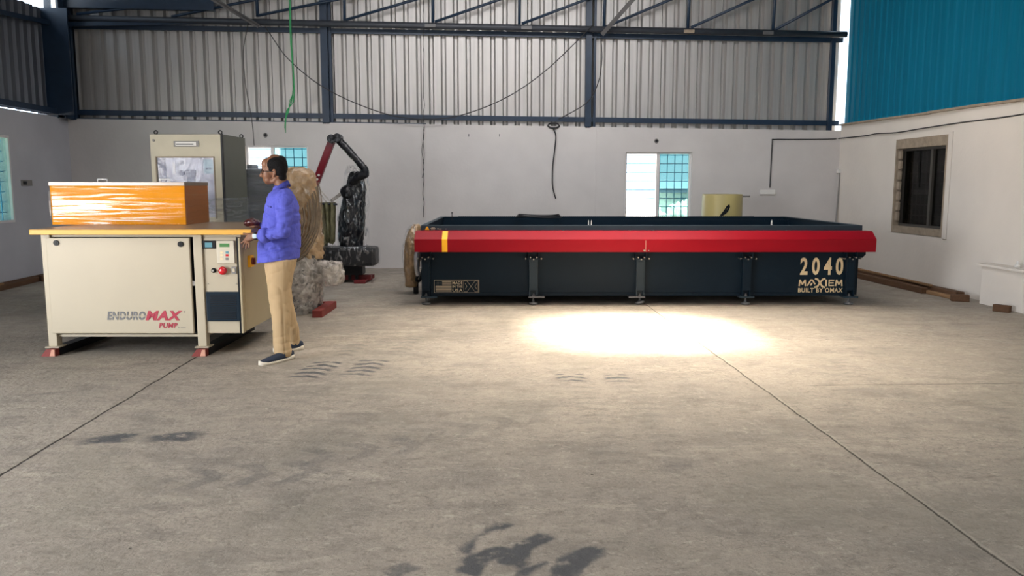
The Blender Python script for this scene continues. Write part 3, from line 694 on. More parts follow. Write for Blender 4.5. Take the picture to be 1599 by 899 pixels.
# warning sticker on the rim
yr = Y0-.034; p = AT(667, 356.5, yr); bm = B(); prism(bm, [(p.x-.026, p.z-.018), (p.x+.026, p.z-.018), (p.x+.010, p.z+.020), (p.x-.010, p.z+.020)], 'y', yr, yr+.003); obj('warning_sticker', bm, M['yellow'], mc)
bm = B(); p = AT(675, 356.5, yr)
for a, b_, c, d in ((-.01, .03, .008, .014), (-.02, .04, -.004, .002), (-.016, .034, -.014, -.009), (.06, .075, -.01, .0), (.08, .11, -.012, -.004), (.16, .17, -.01, -.004)): box(bm, (p.x+a, yr, p.z+c), (p.x+b_, yr+.003, p.z+d))
obj('sticker_print', bm, M['letter_dim'], mc)
for px, py, h in ((919, 348, .055), (923.5, 348, .055), (1205, 347, .05)):                              # little pale pegs standing in the tank
    p = AT(px, py, Y0+.5); bm = B(); lathe(bm, (p.x, p.y, p.z-.05), [(.008 if px < 1000 else .013, 0), (.007 if px < 1000 else .012, h), (.004, h+.03)], 10); obj('peg', bm, M['white_plastic'], mc)
bm = B(); p = AT(706, 336, YD-.05); cyl(bm, (p.x, YD-.05, ZR-.1), (p.x, YD-.05, ZR+.055), .006, seg=8); lathe(bm, (p.x, YD-.05, ZR+.055), [(.012, 0), (.012, .014)], 8); obj('lock_pin', bm, M['black'], mc)
# coil of hose lying on the far rim
hc_ = AT(840, 334, 12.38)
bm = B()
for k in range(3):
    rr = .29 - k*.016; tube(bm, smooth_path([(hc_.x+rr*1.17*math.cos(a), 12.02+rr*.62*math.sin(a), ZR+.012+.014*k+.010*math.sin(2*a+k)) for a in [2*math.pi*j/16 for j in range(17)]], 3), .0075, 7)
tag(obj('hose_coil', bm, M['cable'], None, (hc_.x, 12.02, ZR), smooth=True), 'flat coil of black hose lying on the far rim of the cutting table', 'hose')

# ------------------------------------------------------------------ the pump cabinet
pm = thing('pump_cabinet', 'cream pump cabinet with ochre edged table top beside the man in the violet shirt', 'pump', (-3.1, 7.25, 0))
YPF = 6.78
xl, xm0, xm1, xr_ = AT(66, 375, YPF).x, AT(299, 380, YPF).x, AT(311, 380, YPF).x, AT(376, 380, YPF).x
ZT = 1.03; YPB = 7.95
bm = B(); box(bm, (AT(45, 362, 6.66).x, 6.66, 1.04), (AT(392, 362, 6.66).x, 6.685, 1.083), .006); obj('edge_band', bm, M['top_edge'], pm)
bm = B(); box(bm, (AT(45, 362, 6.66).x+.004, 6.685, 1.042), (AT(392, 362, 6.66).x-.004, 8.0, 1.086), .004); obj('table_top', bm, M['top_wood'], pm)
# frame: legs and rails
bm = B(); lw = .085
for x in (xl, xm0+.02):
    box(bm, (x, YPF-.02, .075), (x+.075, YPF+.06, ZT+.01), .006); box(bm, (x, YPB-.08, .075), (x+.075, YPB, ZT+.01), .006)
    box(bm, (x, YPF+.06, .16), (x+.075, YPB-.08, .22))
box(bm, (xl+.075, YPF, ZT-.015), (xr_, YPB, ZT+.01)); box(bm, (xl+.075, YPF+.012, .155), (xm0+.02, YPF+.06, .175)); box(bm, (xl+.075, YPB-.04, .155), (xm0+.02, YPB, .2))
for x in (xl, xm0+.02): box(bm, (x-.02, YPF-.045, .066), (x+.10, YPF+.08, .078), .003)
obj('frame', bm, M['cream'], pm)
bm = B(); box(bm, (xl+.02, YPF+.05, .18), (xm0+.04, YPB-.03, ZT-.015)); obj('housing', bm, M['black'], pm)
zd0, zd1 = AT(180, 520.5, YPF-.03).z, AT(180, 371, YPF-.03).z
bm = B(); box(bm, (xl+.045, YPF-.035, zd0), (xm0-.004, YPF-.005, zd1), .008)
door = obj('front_panel', bm, M['cream'], pm)
for px, py in ((88, 379), (282, 381)):
    p = AT(px, py, YPF-.036); bm = B(); cyl(bm, (p.x, YPF-.045, p.z), (p.x, YPF-.034, p.z), .023, .024, 20); box(bm, (p.x-.004, YPF-.048, p.z-.014), (p.x+.004, YPF-.045, p.z+.014)); obj('latch', bm, M['black'], door, smooth=False)
bm = B(); p = AT(301, 442, YPF); box(bm, (p.x+.0, YPF-.012, p.z-.02), (p.x+.02, YPF+.0, p.z+.02)); obj('catch', bm, M['alu'], pm)
# lettering
yl = YPF-.0365
def pr(px0, px1, py0, py1): a, b_ = AT(px0, py1, yl), AT(px1, py0, yl); return a.x, b_.x, a.z, b_.z
a = pr(167.5, 227, 486, 499.5)
obj('lettering', text_on_front('ENDURO', *a, yl, bold=.042, shear=.22, spacing=1.12), M['grey_letter'], door)
bm = B(); p, q = AT(176, 493.2, yl), AT(229, 492, yl); box(bm, (p.x, yl-.003, p.z-.003), (q.x, yl, p.z+.0032)); obj('lettering_stripe', bm, M['cream'], door)
obj('lettering', text_on_front('MAX', *pr(227.5, 284.5, 485, 500), yl, bold=.045, shear=.28, spacing=1.14), M['red_letter'], door)
obj('lettering', text_on_front('PUMP', *pr(248.5, 277, 504, 512), yl, bold=.032, shear=.2, spacing=1.16), M['red_letter'], door)
bm = B(); p, q = AT(282, 511.5, yl), AT(290, 511, yl); box(bm, (p.x, yl-.001, p.z-.001), (q.x, yl+.001, p.z+.002)); p = AT(288, 486.5, yl); cyl(bm, (p.x, yl-.001, p.z), (p.x, yl+.001, p.z), .006, seg=10); p = AT(279, 511, yl); cyl(bm, (p.x, yl-.001, p.z), (p.x, yl+.001, p.z), .004, seg=10); obj('lettering', bm, M['grey_letter'], door)
# control tower on the right
zt0 = AT(345, 520, YPF).z
bm = B(); xt0, xt1 = xm0+.097, AT(378, 440, YPF).x
box(bm, (xt0, YPF, zt0), (xt1-.035, YPF+.04, ZT-.015), .004); box(bm, (xt0, YPF+.04, zt0+.005), (xt1-.01, YPB-.04, ZT-.015)); tw = obj('control_tower', bm, M['cream'], pm)
bm = B(); box(bm, (xt1-.033, YPF-.004, zt0), (xt1-.020, YPF+.04, ZT-.02)); obj('door_gap', bm, M['black'], tw)
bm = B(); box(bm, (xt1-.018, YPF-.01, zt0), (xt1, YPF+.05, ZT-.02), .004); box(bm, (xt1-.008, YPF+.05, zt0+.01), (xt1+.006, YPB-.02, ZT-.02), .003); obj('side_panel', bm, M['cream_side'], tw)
def fbox(name, px0, px1, py0, py1, d0, d1, m, par, bev=.003):
    y = YPF-d1; a, b_ = AT(px0, py1, y), AT(px1, py0, y); bm = B(); box(bm, (a.x, YPF-d1, a.z), (b_.x, YPF-d0, b_.z), bev); return obj(name, bm, m, par)
o = fbox('display', 316, 336, 375.5, 388, 0, .012, M['black'], tw); fbox('display_screen', 320, 331, 378.5, 386, .012, .014, M['screen_blue'], o, 0)
kp = fbox('keypad', 339, 365, 375.5, 411.5, 0, .02, M['keypad'], tw, .006); fbox('display_screen', 343, 358, 380, 385.5, .02, .022, M['screen_green'], kp, 0)
for px, py, m in ((354.5, 394, 'screen_blue'), (354.5, 398.5, 'red_button'), (354.5, 404, 'grey_letter')): fbox('key', px-2.2, px+2.2, py-1.7, py+1.7, .02, .022, M[m], kp, 0)
for px, py in ((346, 394), (346, 398.5), (346, 404)): fbox('key', px-2, px+2, py-1.5, py+1.5, .02, .0215, M['letter'], kp, 0)
p = AT(334, 422, YPF); bm = B(); lathe(bm, (0, 0, 0), [(.021, 0), (.021, .008), (.015, .012), (.013, .026)], 20)
bmesh.ops.transform(bm, matrix=Matrix.Translation((p.x, YPF, p.z)) @ Matrix.Rotation(math.pi/2, 4, 'X'), verts=bm.verts); k_ = obj('key_switch', bm, M['black'], tw)
bm = B(); box(bm, (p.x-.003, YPF-.03, p.z-.010), (p.x+.003, YPF-.026, p.z+.010)); cyl(bm, (p.x, YPF-.0275, p.z), (p.x, YPF-.026, p.z), .009, seg=14); obj('key_slot', bm, M['bolt'], k_)
p = AT(349.5, 422, YPF); bm = B(); lathe(bm, (0, 0, 0), [(.022, 0), (.022, .012), (.034, .018), (.036, .030), (.028, .042), (.012, .047)], 24)
bmesh.ops.transform(bm, matrix=Matrix.Translation((p.x, YPF, p.z)) @ Matrix.Rotation(math.pi/2, 4, 'X'), verts=bm.verts); obj('emergency_stop', bm, M['red_button'], tw, smooth=True)
o = fbox('start_button', 361.5, 368.5, 416.5, 427.5, 0, .014, M['grey_plastic'], tw); fbox('button_lens', 363, 366.5, 419, 424.5, .014, .017, M['letter_dim'], o)
for px, py in ((325, 443), (369, 443)): p = AT(px, py, YPF); bm = B(); cyl(bm, (p.x, YPF-.006, p.z), (p.x, YPF, p.z), .006, seg=8); obj('screw', bm, M['bolt'], tw)
v_ = fbox('vent_grille', 323, 374, 455.5, 501.5, 0, .016, M['navy'], tw, .008)
bm = B()
for k in range(12):
    py = 460+k*3.3; a, b_ = AT(328, py+1.2, YPF-.02), AT(369, py, YPF-.02); box(bm, (a.x, YPF-.021, a.z), (b_.x, YPF-.014, b_.z), .001)
obj('louver', bm, M['black'], v_)
bm = B()                                                                                            # faint handwriting on the lower plate
for k in range(9):
    p, q = AT(322+k*2.6, 511+random.uniform(-2, 2), YPF-.0012), AT(323.5+k*2.7, 508+random.uniform(-3, 3), YPF-.0012); bar(bm, p, q, .002, .001)
obj('scribble', bm, M['letter_dim'], tw)
bm = B(); p = AT(381, 408, 6.95); box(bm, (xt1+.004, 6.93, p.z-.05), (xt1+.03, 7.03, p.z+.05), .004); sw_ = obj('isolator_switch', bm, M['yellow'], tw)
bm = B(); cyl(bm, (xt1+.03, 6.98, p.z), (xt1+.045, 6.98, p.z), .032, .028, 18); box(bm, (xt1+.045, 6.97, p.z-.03), (xt1+.058, 6.99, p.z+.03), .003); obj('switch_handle', bm, mat('dark_red_handle', (.16, .02, .015), .4), sw_)
# fork skids under the legs
for x, lab in ((xl, 'red painted wooden skid under the outer leg of the cream pump cabinet'), (xm0+.02, 'red painted wooden skid under the pump cabinet leg by the control panel')):
    bm = B(); c = x+.0375
    prism(bm, [(c-.075, 0), (c+.05, 0), (c+.05, .061), (c-.03, .061)], 'y', 6.70, 8.0)
    sk = obj('skid', bm, M['red_paint'], None, (c, 7.3, 0)); tag(sk, lab, 'skid', 'wooden skids under the pump')
    bm = B(); prism(bm, [(c+.002, .004), (c+.046, .004), (c+.046, .06), (c+.020, .06)], 'y', 6.694, 6.70); obj('cut_end', bm, M['pink_wood'], sk)
    bm = B(); prism(bm, [(c-.032, .0612), (c+.05, .0612), (c+.05, 0), (c+.058, 0), (c+.058, .0650), (c-.034, .0650)], 'y', 6.76, 7.98); obj('side_face', bm, M['black'], sk)
# orange crate on the table
ob = thing('crate', 'orange plywood crate in clear stretch wrap standing on the pump table top', 'crate', (-3.5, 7.75, 1.086))
a, b_ = AT(81, 340, 7.42), AT(290, 340, 7.42); z1 = AT(200, 290, 7.42).z; zl = AT(200, 284, 7.42).z
bm = B(); box(bm, (a.x, 7.42, 1.087), (b_.x, 7.99, z1), .003)
cr = obj('crate_body', bm, M['orange_ply'], ob)
bm = B(); box(bm, (b_.x, 7.425, 1.087), (b_.x+.004, 7.985, z1), .001); obj('end_board', bm, M['brown_ply'], cr)
bm = B(); box(bm, (a.x-.006, 7.412, z1), (b_.x+.006, 7.997, zl), .003); lid = obj('lid', bm, M['lid'], ob)
for px in (160, 258):
    p = AT(px, 283, 7.6); bm = B(); tube(bm, smooth_path([(p.x-.045, 7.6, zl-.004), (p.x-.045, 7.6, zl+.02), (p.x-.038, 7.6, zl+.026), (p.x+.038, 7.6, zl+.026), (p.x+.045, 7.6, zl+.02), (p.x+.045, 7.6, zl-.004)], 4), .006, 8); obj('lid_handle', bm, M['alu'], lid, smooth=True)
bm = B(); n = 60; bx = (a.x-.008, b_.x+.008, 7.408, 8.0)
def wrap_box(x0, x1, y0, y1, z0, z1, nx=40, nz=26, amp=.0028, seed=0):
    """film stretched round four sides, with crease relief"""
    bm = B(); per = []
    for (p, q, nn, nrm) in (((x0, y0), (x1, y0), nx, (0, -1)), ((x1, y0), (x1, y1), nx//2, (1, 0)), ((x1, y1), (x0, y1), nx//2, (0, 1)), ((x0, y1), (x0, y0), nx//2, (-1, 0))):
        for k in range(nn): t_ = k/nn; per.append((p[0]+(q[0]-p[0])*t_, p[1]+(q[1]-p[1])*t_, nrm, min(t_, 1-t_)))
    G_ = []
    for j in range(nz+1):
        z = z0+(z1-z0)*j/nz; row = []
        for (x, y, nr, e) in per:
            d = amp*(.5+noise.noise(Vector((x*2.2+seed, y*2.2, z*26+x*3))))*min(1, e*8)
            row.append(bm.verts.new((x+nr[0]*d, y+nr[1]*d, z)))
        G_.append(row)
    m_ = len(per)
    for A_, B_ in zip(G_, G_[1:]):
        for k in range(m_): bm.faces.new((A_[k], A_[(k+1) % m_], B_[(k+1) % m_], B_[k]))
    return bm
obj('stretch_wrap', wrap_box(*bx, 1.09, z1-.01), M['film_h'], ob, smooth=True)

# ------------------------------------------------------------------ control cubicle behind the pump
cb = thing('control_cubicle', 'tall aged cream electrical cubicle with glazed door behind the orange crate', 'cabinet', (-3.72, 9.7, 0))
cx0, cx1, cy0, cy1, ch = AT(234, 215, 9.3).x, AT(346, 215, 9.3).x, 9.3, 10.12, AT(290, 209, 9.3).z
bm = B(); box(bm, (cx0+.005, cy0+.03, .0), (cx1, cy1, ch), .008); obj('body', bm, M['olive'], cb)
def cfb(name, px0, px1, py0, py1, d0, d1, m, par, bev=.003):
    y = cy0-d1; a, b_ = AT(px0, py1, y), AT(px1, py0, y); bm = B(); box(bm, (a.x, y, a.z), (b_.x, cy0-d0, b_.z), bev); return obj(name, bm, m, par)
# door as a frame of four members round the pane
pa, pb_ = AT(249, 330, cy0), AT(333, 246, cy0)
bm = B(); pz0, pz1 = 1.08, pb_.z
box(bm, (cx0, cy0, .06), (pa.x, cy0+.028, ch-.005)); box(bm, (pb_.x, cy0, .06), (cx1-.015, cy0+.028, ch-.005)); box(bm, (pa.x, cy0, pz1), (pb_.x, cy0+.028, ch-.005)); box(bm, (pa.x, cy0, .06), (pb_.x, cy0+.028, pz0))
dr = obj('cubicle_door', bm, M['cream_old'], cb)
bm = B(); box(bm, (cx1-.014, cy0-.004, .05), (cx1+.004, cy0+.034, ch+.004)); obj('door_seal', bm, M['black'], cb)
nm_ = cfb('nameplate', 271, 310, 220, 229, 0, .012, M['grey_plastic'], dr); cfb('plate_insert', 274, 306, 221.5, 227.5, .012, .014, M['white_plastic'], nm_, 0); cfb('plate_print', 275, 302, 224, 226, .014, .015, M['grey_letter'], nm_, 0)
bm = B(); e = .014
for a, b_ in (((pa.x-e, pz0-e), (pa.x, pz1+e)), ((pb_.x, pz0-e), (pb_.x+e, pz1+e)), ((pa.x, pz1), (pb_.x, pz1+e))): box(bm, (a[0], cy0-.008, a[1]), (b_[0], cy0, b_[1]), .002)
obj('pane_bead', bm, M['cement'], dr)
M['pane_white'] = film('reflective_pane', (.55, .57, .72), .32, 3.5, .08, (1, 1, 1), .40, .70, .05)
bm = B(); box(bm, (pa.x, cy0+.006, pz0), (pb_.x, cy0+.010, pz1)); obj('door_pane', bm, M['pane_white'], dr)
inner = mat('grey_blue_gear', (.10, .115, .19), .5); inner2 = mat('pale_gear', (.50, .52, .62), .5); cyan = mat('pale_cyan_card', (.30, .48, .55), .5)
bm = B(); box(bm, (pa.x, cy0+.029, pz0), (pb_.x, cy0+.032, pz1)); obj('mounting_plate', bm, inner2, cb)
p = AT(298, 272, cy0+.02)
bm = B(); prism(bm, [(p.x-.075, 1.08), (p.x+.075, 1.08), (p.x+.045, p.z-.05), (p.x+.055, p.z+.05), (p.x-.055, p.z+.05), (p.x-.045, p.z-.05)], 'y', cy0+.016, cy0+.029); obj('breaker', bm, inner, cb)
cfb('wiring_duct', 250, 258, 247, 290, -.029, -.02, inner, cb, 0); cfb('terminal_strip', 270.5, 272.5, 252, 272, -.029, -.018, M['alu'], cb, 0)
for px, py in ((284, 254), (284, 270)): p = AT(px, py, cy0+.02); bm = B(); cyl(bm, (p.x, cy0+.018, p.z), (p.x, cy0+.029, p.z), .032, seg=16); obj('dial', bm, inner, cb)
cd = cfb('instruction_card', 318, 333, 249, 271, -.029, -.022, cyan, cb, 0)
for px in (323, 328): p = AT(px, 263, cy0+.02); bm = B(); cyl(bm, (p.x, cy0+.018, p.z), (p.x, cy0+.022, p.z), .012, seg=12); obj('card_dot', bm, inner, cd)
for px, py in ((240, 219),): p = AT(px, py, cy0); bm = B(); cyl(bm, (p.x, cy0-.012, p.z), (p.x, cy0, p.z), .015, seg=10); obj('door_lock', bm, M['grey_plastic'], dr)
for x, y in ((cx0+.05, cy0+.05), (cx1-.03, cy0+.05), (cx1-.03, cy1-.05)):
    bm = B(); tube(bm, [(x+.02*math.cos(t_), y, ch+.02+.02*math.sin(t_)) for t_ in [2*math.pi*k/12 for k in range(13)]], .007, 6); obj('lifting_eye', bm, M['black'], cb, smooth=True)
obj('stretch_wrap', wrap_box(cx0-.012, cx1+.014, cy0-.016, cy1+.012, .05, 1.30, 30, 30, .012, 5), M['film_grey'], cb, smooth=True)

# grey wrapped case beside the cubicle
gb = thing('wrapped_case', 'grey blue wrapped case standing between the cubicle and the man', 'wrapped machine', (-3.0, 10.7, 0))
g0, g1 = AT(384.5, 300, 10.5), AT(450, 300, 10.5); gz = AT(410, 263, 10.5).z
bm = B(); box(bm, (g0.x, 10.5, 0), (g1.x, 11.1, gz), .03); box(bm, (g0.x, 10.55, gz-.01), (g0.x+.08, 10.8, gz+.055), .02)
bmesh.ops.subdivide_edges(bm, edges=bm.edges, cuts=6, use_grid_fill=True)
obj('wrapped_body', bm, M['grey_bag'], gb)
obj('stretch_wrap', wrap_box(g0.x-.015, g1.x+.015, 10.485, 11.115, .02, gz-.02, 24, 30, .02, 9), M['film_grey'], gb, smooth=True)

# ------------------------------------------------------------------ brown wrapped machine behind the man
D = 8.95
wm = thing('wrapped_machine', 'tall machine in brown paper and clear film with looped hoses behind the man', 'wrapped machine', (-2.35, D+.2, 0))
def LR(px0, px1, py, d=D, ry=.22): a, b_ = AT(px0, py, d+.2), AT(px1, py, d+.2); return (Vector(((a.x+b_.x)/2, d+.2, a.z)), (b_.x-a.x)/2, ry)
bm = B(); loft(bm, [LR(426, 505, 404), LR(427, 505, 380), LR(428, 503, 352), LR(430, 500, 330), LR(432, 496, 300), LR(434, 493, 285), LR(437, 491, 272, ry=.2), LR(441, 484, 265, ry=.17), LR(447, 474, 262, ry=.13)])
bmesh.ops.subdivide_edges(bm, edges=bm.edges, cuts=1)
blend('paper_body', bm, M['kraft'], wm, .02, 3, [(.026, (7, 7, 5, 1)), (.016, (14, 14, 10)), (.014, (19, 19, 26, 1)), (.008, (36, 36, 24, 1))])
bm = B(); loft(bm, [LR(428, 500, 490, ry=.2), LR(426, 502, 470), LR(430, 500, 440), LR(432, 500, 415), LR(436, 504, 395)])
bm2 = B(); loft(bm2, [LR(425, 507, 402, ry=.24), LR(426, 506, 370, ry=.24), LR(427, 504, 335, ry=.24), LR(431, 499, 300, ry=.23), LR(434, 493, 284, ry=.22), LR(442, 484, 268, ry=.2)]); blend('shiny_film', bm2, M['film_warm'], wm, .02, 3, [(.016, (12, 12, 7)), (.01, (26, 26, 16))])
blend('dark_base', bm, mat('dark_metal', (.055, .05, .045), .4, .3, .3, 8), wm, .02, 3)
bm = B(); loft(bm, [LR(424, 498, 491, ry=.26), LR(426, 500, 478, ry=.28), LR(428, 502, 455, ry=.30), LR(432, 502, 435, ry=.28), LR(434, 500, 415, ry=.26), LR(434, 498, 400, ry=.24)])
p, q = AT(500, 428, D), AT(531, 432, D); limb(bm, [(p.x-.15, D+.15, p.z), (p.x, D+.12, p.z), (q.x-.07, D+.10, q.z)], [.12, .13, .10]); box(bm, (p.x, D, p.z-.12), (q.x-.01, D+.2, p.z+.12), .03)
blend('clear_wrap', bm, M['film'], wm, .02, 3, [(.018, (11, 11, 8)), (.01, (26, 26, 20))])
bm = B(); p = AT(515, 430, D); box(bm, (p.x-.05, D+.04, p.z-.09), (p.x+.07, D+.14, p.z+.09), .01); obj('flange_plate', bm, M['white_plastic'], wm)
bm = B()
random.seed(3)
for k in range(11):                                                                                  # hoses looping round the body
    pts = []; rx, ry_ = 51 - 2.6*k + random.uniform(-2, 2), 88 - 4.6*k + random.uniform(-4, 4)
    for j in range(13):
        t_ = math.radians(-25 + 125*j/12); px = 452 + rx*math.cos(t_); py = 322 + ry_*math.sin(t_) + 2*k
        s_ = max(-1, min(1, (px-466)/42)); pts.append(AT(px+random.uniform(-.8, .8), py, D+.2-.235*math.sqrt(max(0, 1-s_*s_*.9))-.035))
    tube(bm, smooth_path(pts, 3), random.choice((.006, .008, .010)), 8)
obj('hose', bm, M['hose'], wm, smooth=True)
for px, py in ((487, 330), (494, 320)):
    pass
# red skid beams it stands on
for dx, lab in ((0., 'red steel skid showing from under the brown wrapped machine'),):
    bm = B(); p = GR(516, 478); q = GR(489, 493)
    box(bm, (q.x+.02, 8.72, 0.), (q.x+.13, 9.45, .08), .004)
    box(bm, (q.x-.2, 9.44, 0.01), (q.x+.03, 9.50, .07), .004)
    tag(obj('skid', bm, M['red_paint'], None, (q.x+.07, 8.9, 0)), lab, 'skid')

# ------------------------------------------------------------------ articulated arm
D = 12.0
aa = thing('jointed_arm', 'maroon and black jointed lifting arm on a wrapped black column by the back wall', 'lifting arm', (-2.4, D, 0))
j0, j1 = AT(484, 310, D), AT(519, 218, D); j2, j3 = AT(527, 216, D), AT(569, 263, D)
bm = B(); bar(bm, j0, j1, .10, .09); bmesh.ops.bevel(bm, geom=bm.edges[:], offset=.008, segments=2, affect='EDGES'); bo = obj('boom', bm, M['maroon'], aa)
for f_ in (.33, .40): p = j0.lerp(j1, f_); bm = B(); cyl(bm, (p.x+.01, D-.06, p.z), (p.x+.01, D-.04, p.z), .018, seg=10); obj('bolt', bm, M['alu'], bo)
bm = B(); p, q = AT(519, 217, D), AT(528, 215, D); cyl(bm, (p.x, D-.08, p.z), (p.x, D+.08, p.z), .065); cyl(bm, (q.x, D-.08, q.z), (q.x, D+.08, q.z), .06); box(bm, (p.x, D-.06, p.z-.05), (q.x, D+.06, p.z+.05), .01); obj('elbow_joint', bm, M['black_wrap'], aa)
bm = B(); limb(bm, [j2, j2.lerp(j3, .3), j2.lerp(j3, .6), j3], [.055, .052, .050, .05]); blend('forearm', bm, M['black_wrap'], aa, .015, 2, [(.008, (20, 20, 14))])
bm = B(); limb(bm, [j3, AT(570, 272, D), AT(560, 276, D), AT(550, 284, D)], [.055, .06, .06, .05]); blend('wrist_joint', bm, M['black_wrap'], aa, .015, 2, [(.008, (20, 20, 20))])
bm = B(); loft(bm, [LR(533, 564, 386, D, .16), LR(530, 566, 365, D, .17), LR(531, 568, 345, D, .17), LR(533, 568, 325, D, .16), LR(540, 570, 300, D, .14), LR(545, 568, 280, D, .1), LR(548, 566, 270, D, .08)])
p = AT(540, 300, D); ell(bm, (p.x, D+.1, p.z), (.08, .1, .09))
blend('column', bm, M['black_wrap'], aa, .02, 2, [(.02, (9, 9, 4)), (.012, (24, 24, 12))])
bm = B(); loft(bm, [LR(531, 571, 388, D, .24), LR(528, 574, 365, D, .25), LR(529, 573, 340, D, .25), LR(531, 575, 320, D, .24), LR(538, 574, 295, D, .2), LR(539, 573, 275, D, .17), LR(541, 560, 261, D, .1)])
blend('loose_film', bm, M['film_dark'], aa, .02, 2, [(.025, (8, 8, 3)), (.015, (22, 22, 9))])
p, q = AT(492, 286, D), AT(519, 318, D-.1); bm = B(); 
for s in (-.012, .012): bar(bm, p+Vector((s, -.1, 0)), q+Vector((s*3, -.15, 0)), .02, .004)
p, q = AT(519, 314, D), AT(535, 303, D-.1); bar(bm, p+Vector((0, -.1, 0)), q+Vector((0, -.15, 0)), .05, .004)
obj('film_strap', bm, M['film'], aa)
bm = B(); a, b_ = AT(499, 414, D), AT(588, 385, D); box(bm, (a.x, D-.18, a.z), (b_.x, D+.25, b_.z), .05)
bmesh.ops.subdivide_edges(bm, edges=bm.edges, cuts=3, use_grid_fill=True); hb = obj('head_block', bm, mat('charcoal_block', (.017, .018, .021), .4, 0, .3, 7, .5, 12), aa)
bm = B(); box(bm, (a.x-.02, D-.2, a.z-.02), (b_.x+.02, D+.27, b_.z+.02), .06); bmesh.ops.subdivide_edges(bm, edges=bm.edges, cuts=5, use_grid_fill=True)
for v in bm.verts: v.co += Vector((0, -1, 0))*abs(noise.noise(v.co*9))*.02
obj('stretch_wrap', bm, M['film_dark'], hb, smooth=True)
bm = B(); a, b_ = AT(533, 428, D), AT(568, 412, D); box(bm, (a.x, D-.12, a.z), (b_.x, D+.15, b_.z), .02)
for px in (548, 559): p = AT(px, 430, D); box(bm, (p.x-.02, D-.1, .05), (p.x+.02, D-.06, a.z+.02))
obj('pedestal', bm, M['black'], aa)
bm = B(); a, b_ = GR(508, 440).x, GR(580, 440).x; box(bm, (a, D-.02, .03), (b_, D+.12, .11), .006); box(bm, (b_-.22, D-.22, 0), (b_-.05, D+.4, .05), .006); box(bm, (a, D-.22, 0), (a+.16, D+.4, .05), .006); box(bm, (a, D+.2, .03), (b_, D+.3, .09), .006)
obj('floor_frame', bm, mat('maroon_frame', (.16, .015, .018), .5, 0, .15, 6), aa)
# khaki cloth hung on a rail
dk = 11.6
cl = thing('cloth', 'crumpled khaki cloth hanging beside the black wrapped column', 'cloth', AT(514, 345, dk))
bm = B(); prev = None; a0 = AT(502, 316, dk); n, mrow = 22, 26
for j in range(mrow+1):
    t_ = j/mrow; py = 316+t_*63; c = 511+3*t_ if t_ < .9 else 513; hw = (13-2*t_-2*t_*t_)*(1 if t_ < .93 else .75)
    row = []
    for k in range(n+1):
        s = k/n*2-1; q = AT(c+hw*s, py+4*s*s*(t_ > .8), dk)
        q.y += .035*math.sin(s*9+2*t_*math.sin(s*3)) + .02*noise.noise(Vector((s*3, t_*4, 2))); row.append(bm.verts.new(q))
    if prev:
        for k in range(n): bm.faces.new((prev[k], prev[k+1], row[k+1], row[k]))
    prev = row
bmesh.ops.solidify(bm, geom=bm.faces[:], thickness=.012); obj('hanging_cloth', bm, M['khaki'], cl, smooth=True)
bm = B(); p = AT(500, 317, dk); q = AT(526, 318, dk); tube(bm, [p+Vector((0, .02, -.01)), q+Vector((0, .02, -.01))], .015, 8); tube(bm, [p+Vector((0, .02, -.01)), (p.x, dk+.02, .0)], .018, 8); obj('rail', bm, M['steel_grey'], cl, smooth=True)
bm = B(); loft(bm, [(Vector((AT(503, 415, 12.5).x, 12.5, 0)), .09, .08), (Vector((AT(503, 380, 12.5).x, 12.5, .45)), .085, .08), (Vector((AT(502, 350, 12.5).x, 12.5, .9)), .08, .08), (Vector((AT(502, 322, 12.5).x, 12.5, 1.12)), .06, .06)])
o = blend('wrapped_post', bm, M['olive'], None, .02, 2, [(.012, (14, 14, 6))], org=(AT(503, 415, 12.5).x, 12.5, 0)); tag(o, 'olive wrapped post standing behind the khaki cloth', 'post')

# ------------------------------------------------------------------ wrapped pieces at the end of the cutting table
D = 10.5
ew = thing('wrapped_motor', 'brown paper wrapped unit with loose film at the left end of the red table', 'wrapped machine', (-1.32, D, 0))
bm = B(); loft(bm, [LR(634, 650, 446, D, .1), LR(633, 653, 420, D, .15), LR(633, 656, 395, D, .17), LR(635, 656, 375, D, .16), LR(640, 655, 360, D, .12), LR(646, 655, 352, D, .08)])
blend('paper_wrap', bm, M['kraft'], ew, .015, 2, [(.015, (12, 12, 6)), (.008, (26, 26, 16))])
bm = B(); loft(bm, [LR(631, 654, 440, D, .15), LR(630, 656, 410, D, .2), LR(630, 658, 385, D, .2), LR(633, 657, 365, D, .17), LR(640, 656, 353, D, .1)])
blend('loose_film', bm, M['film_dark'], ew, .015, 2, [(.015, (12, 12, 5))])
bm = B(); p = AT(650, 440, D); cyl(bm, (p.x-.03, D+.2, 0), (p.x-.03, D+.2, .35), .035, seg=10); obj('stand', bm, M['black'], ew)
hs = thing('wrapped_hose', 'silver film wrapped hose end hanging under the left end of the red guard', 'hose', AT(651, 410, 9.95))
bm = B(); tube(bm, smooth_path([AT(651.5, 391, 9.98), AT(650, 405, 9.95), AT(651, 420, 9.95), AT(653, 430, 9.97)], 5), .03, 10); obj('film_sleeve', bm, mat('silver_film', (.5, .5, .55), .15, .5, .3, 12, .6, 20), hs, smooth=True)
bm = B(); tube(bm, smooth_path([AT(653, 429, 9.97), AT(650, 436, 9.97), AT(655, 438, 10.0), AT(660, 420, 10.05)], 5), .018, 8); obj('hose_end', bm, M['black'], hs, smooth=True)

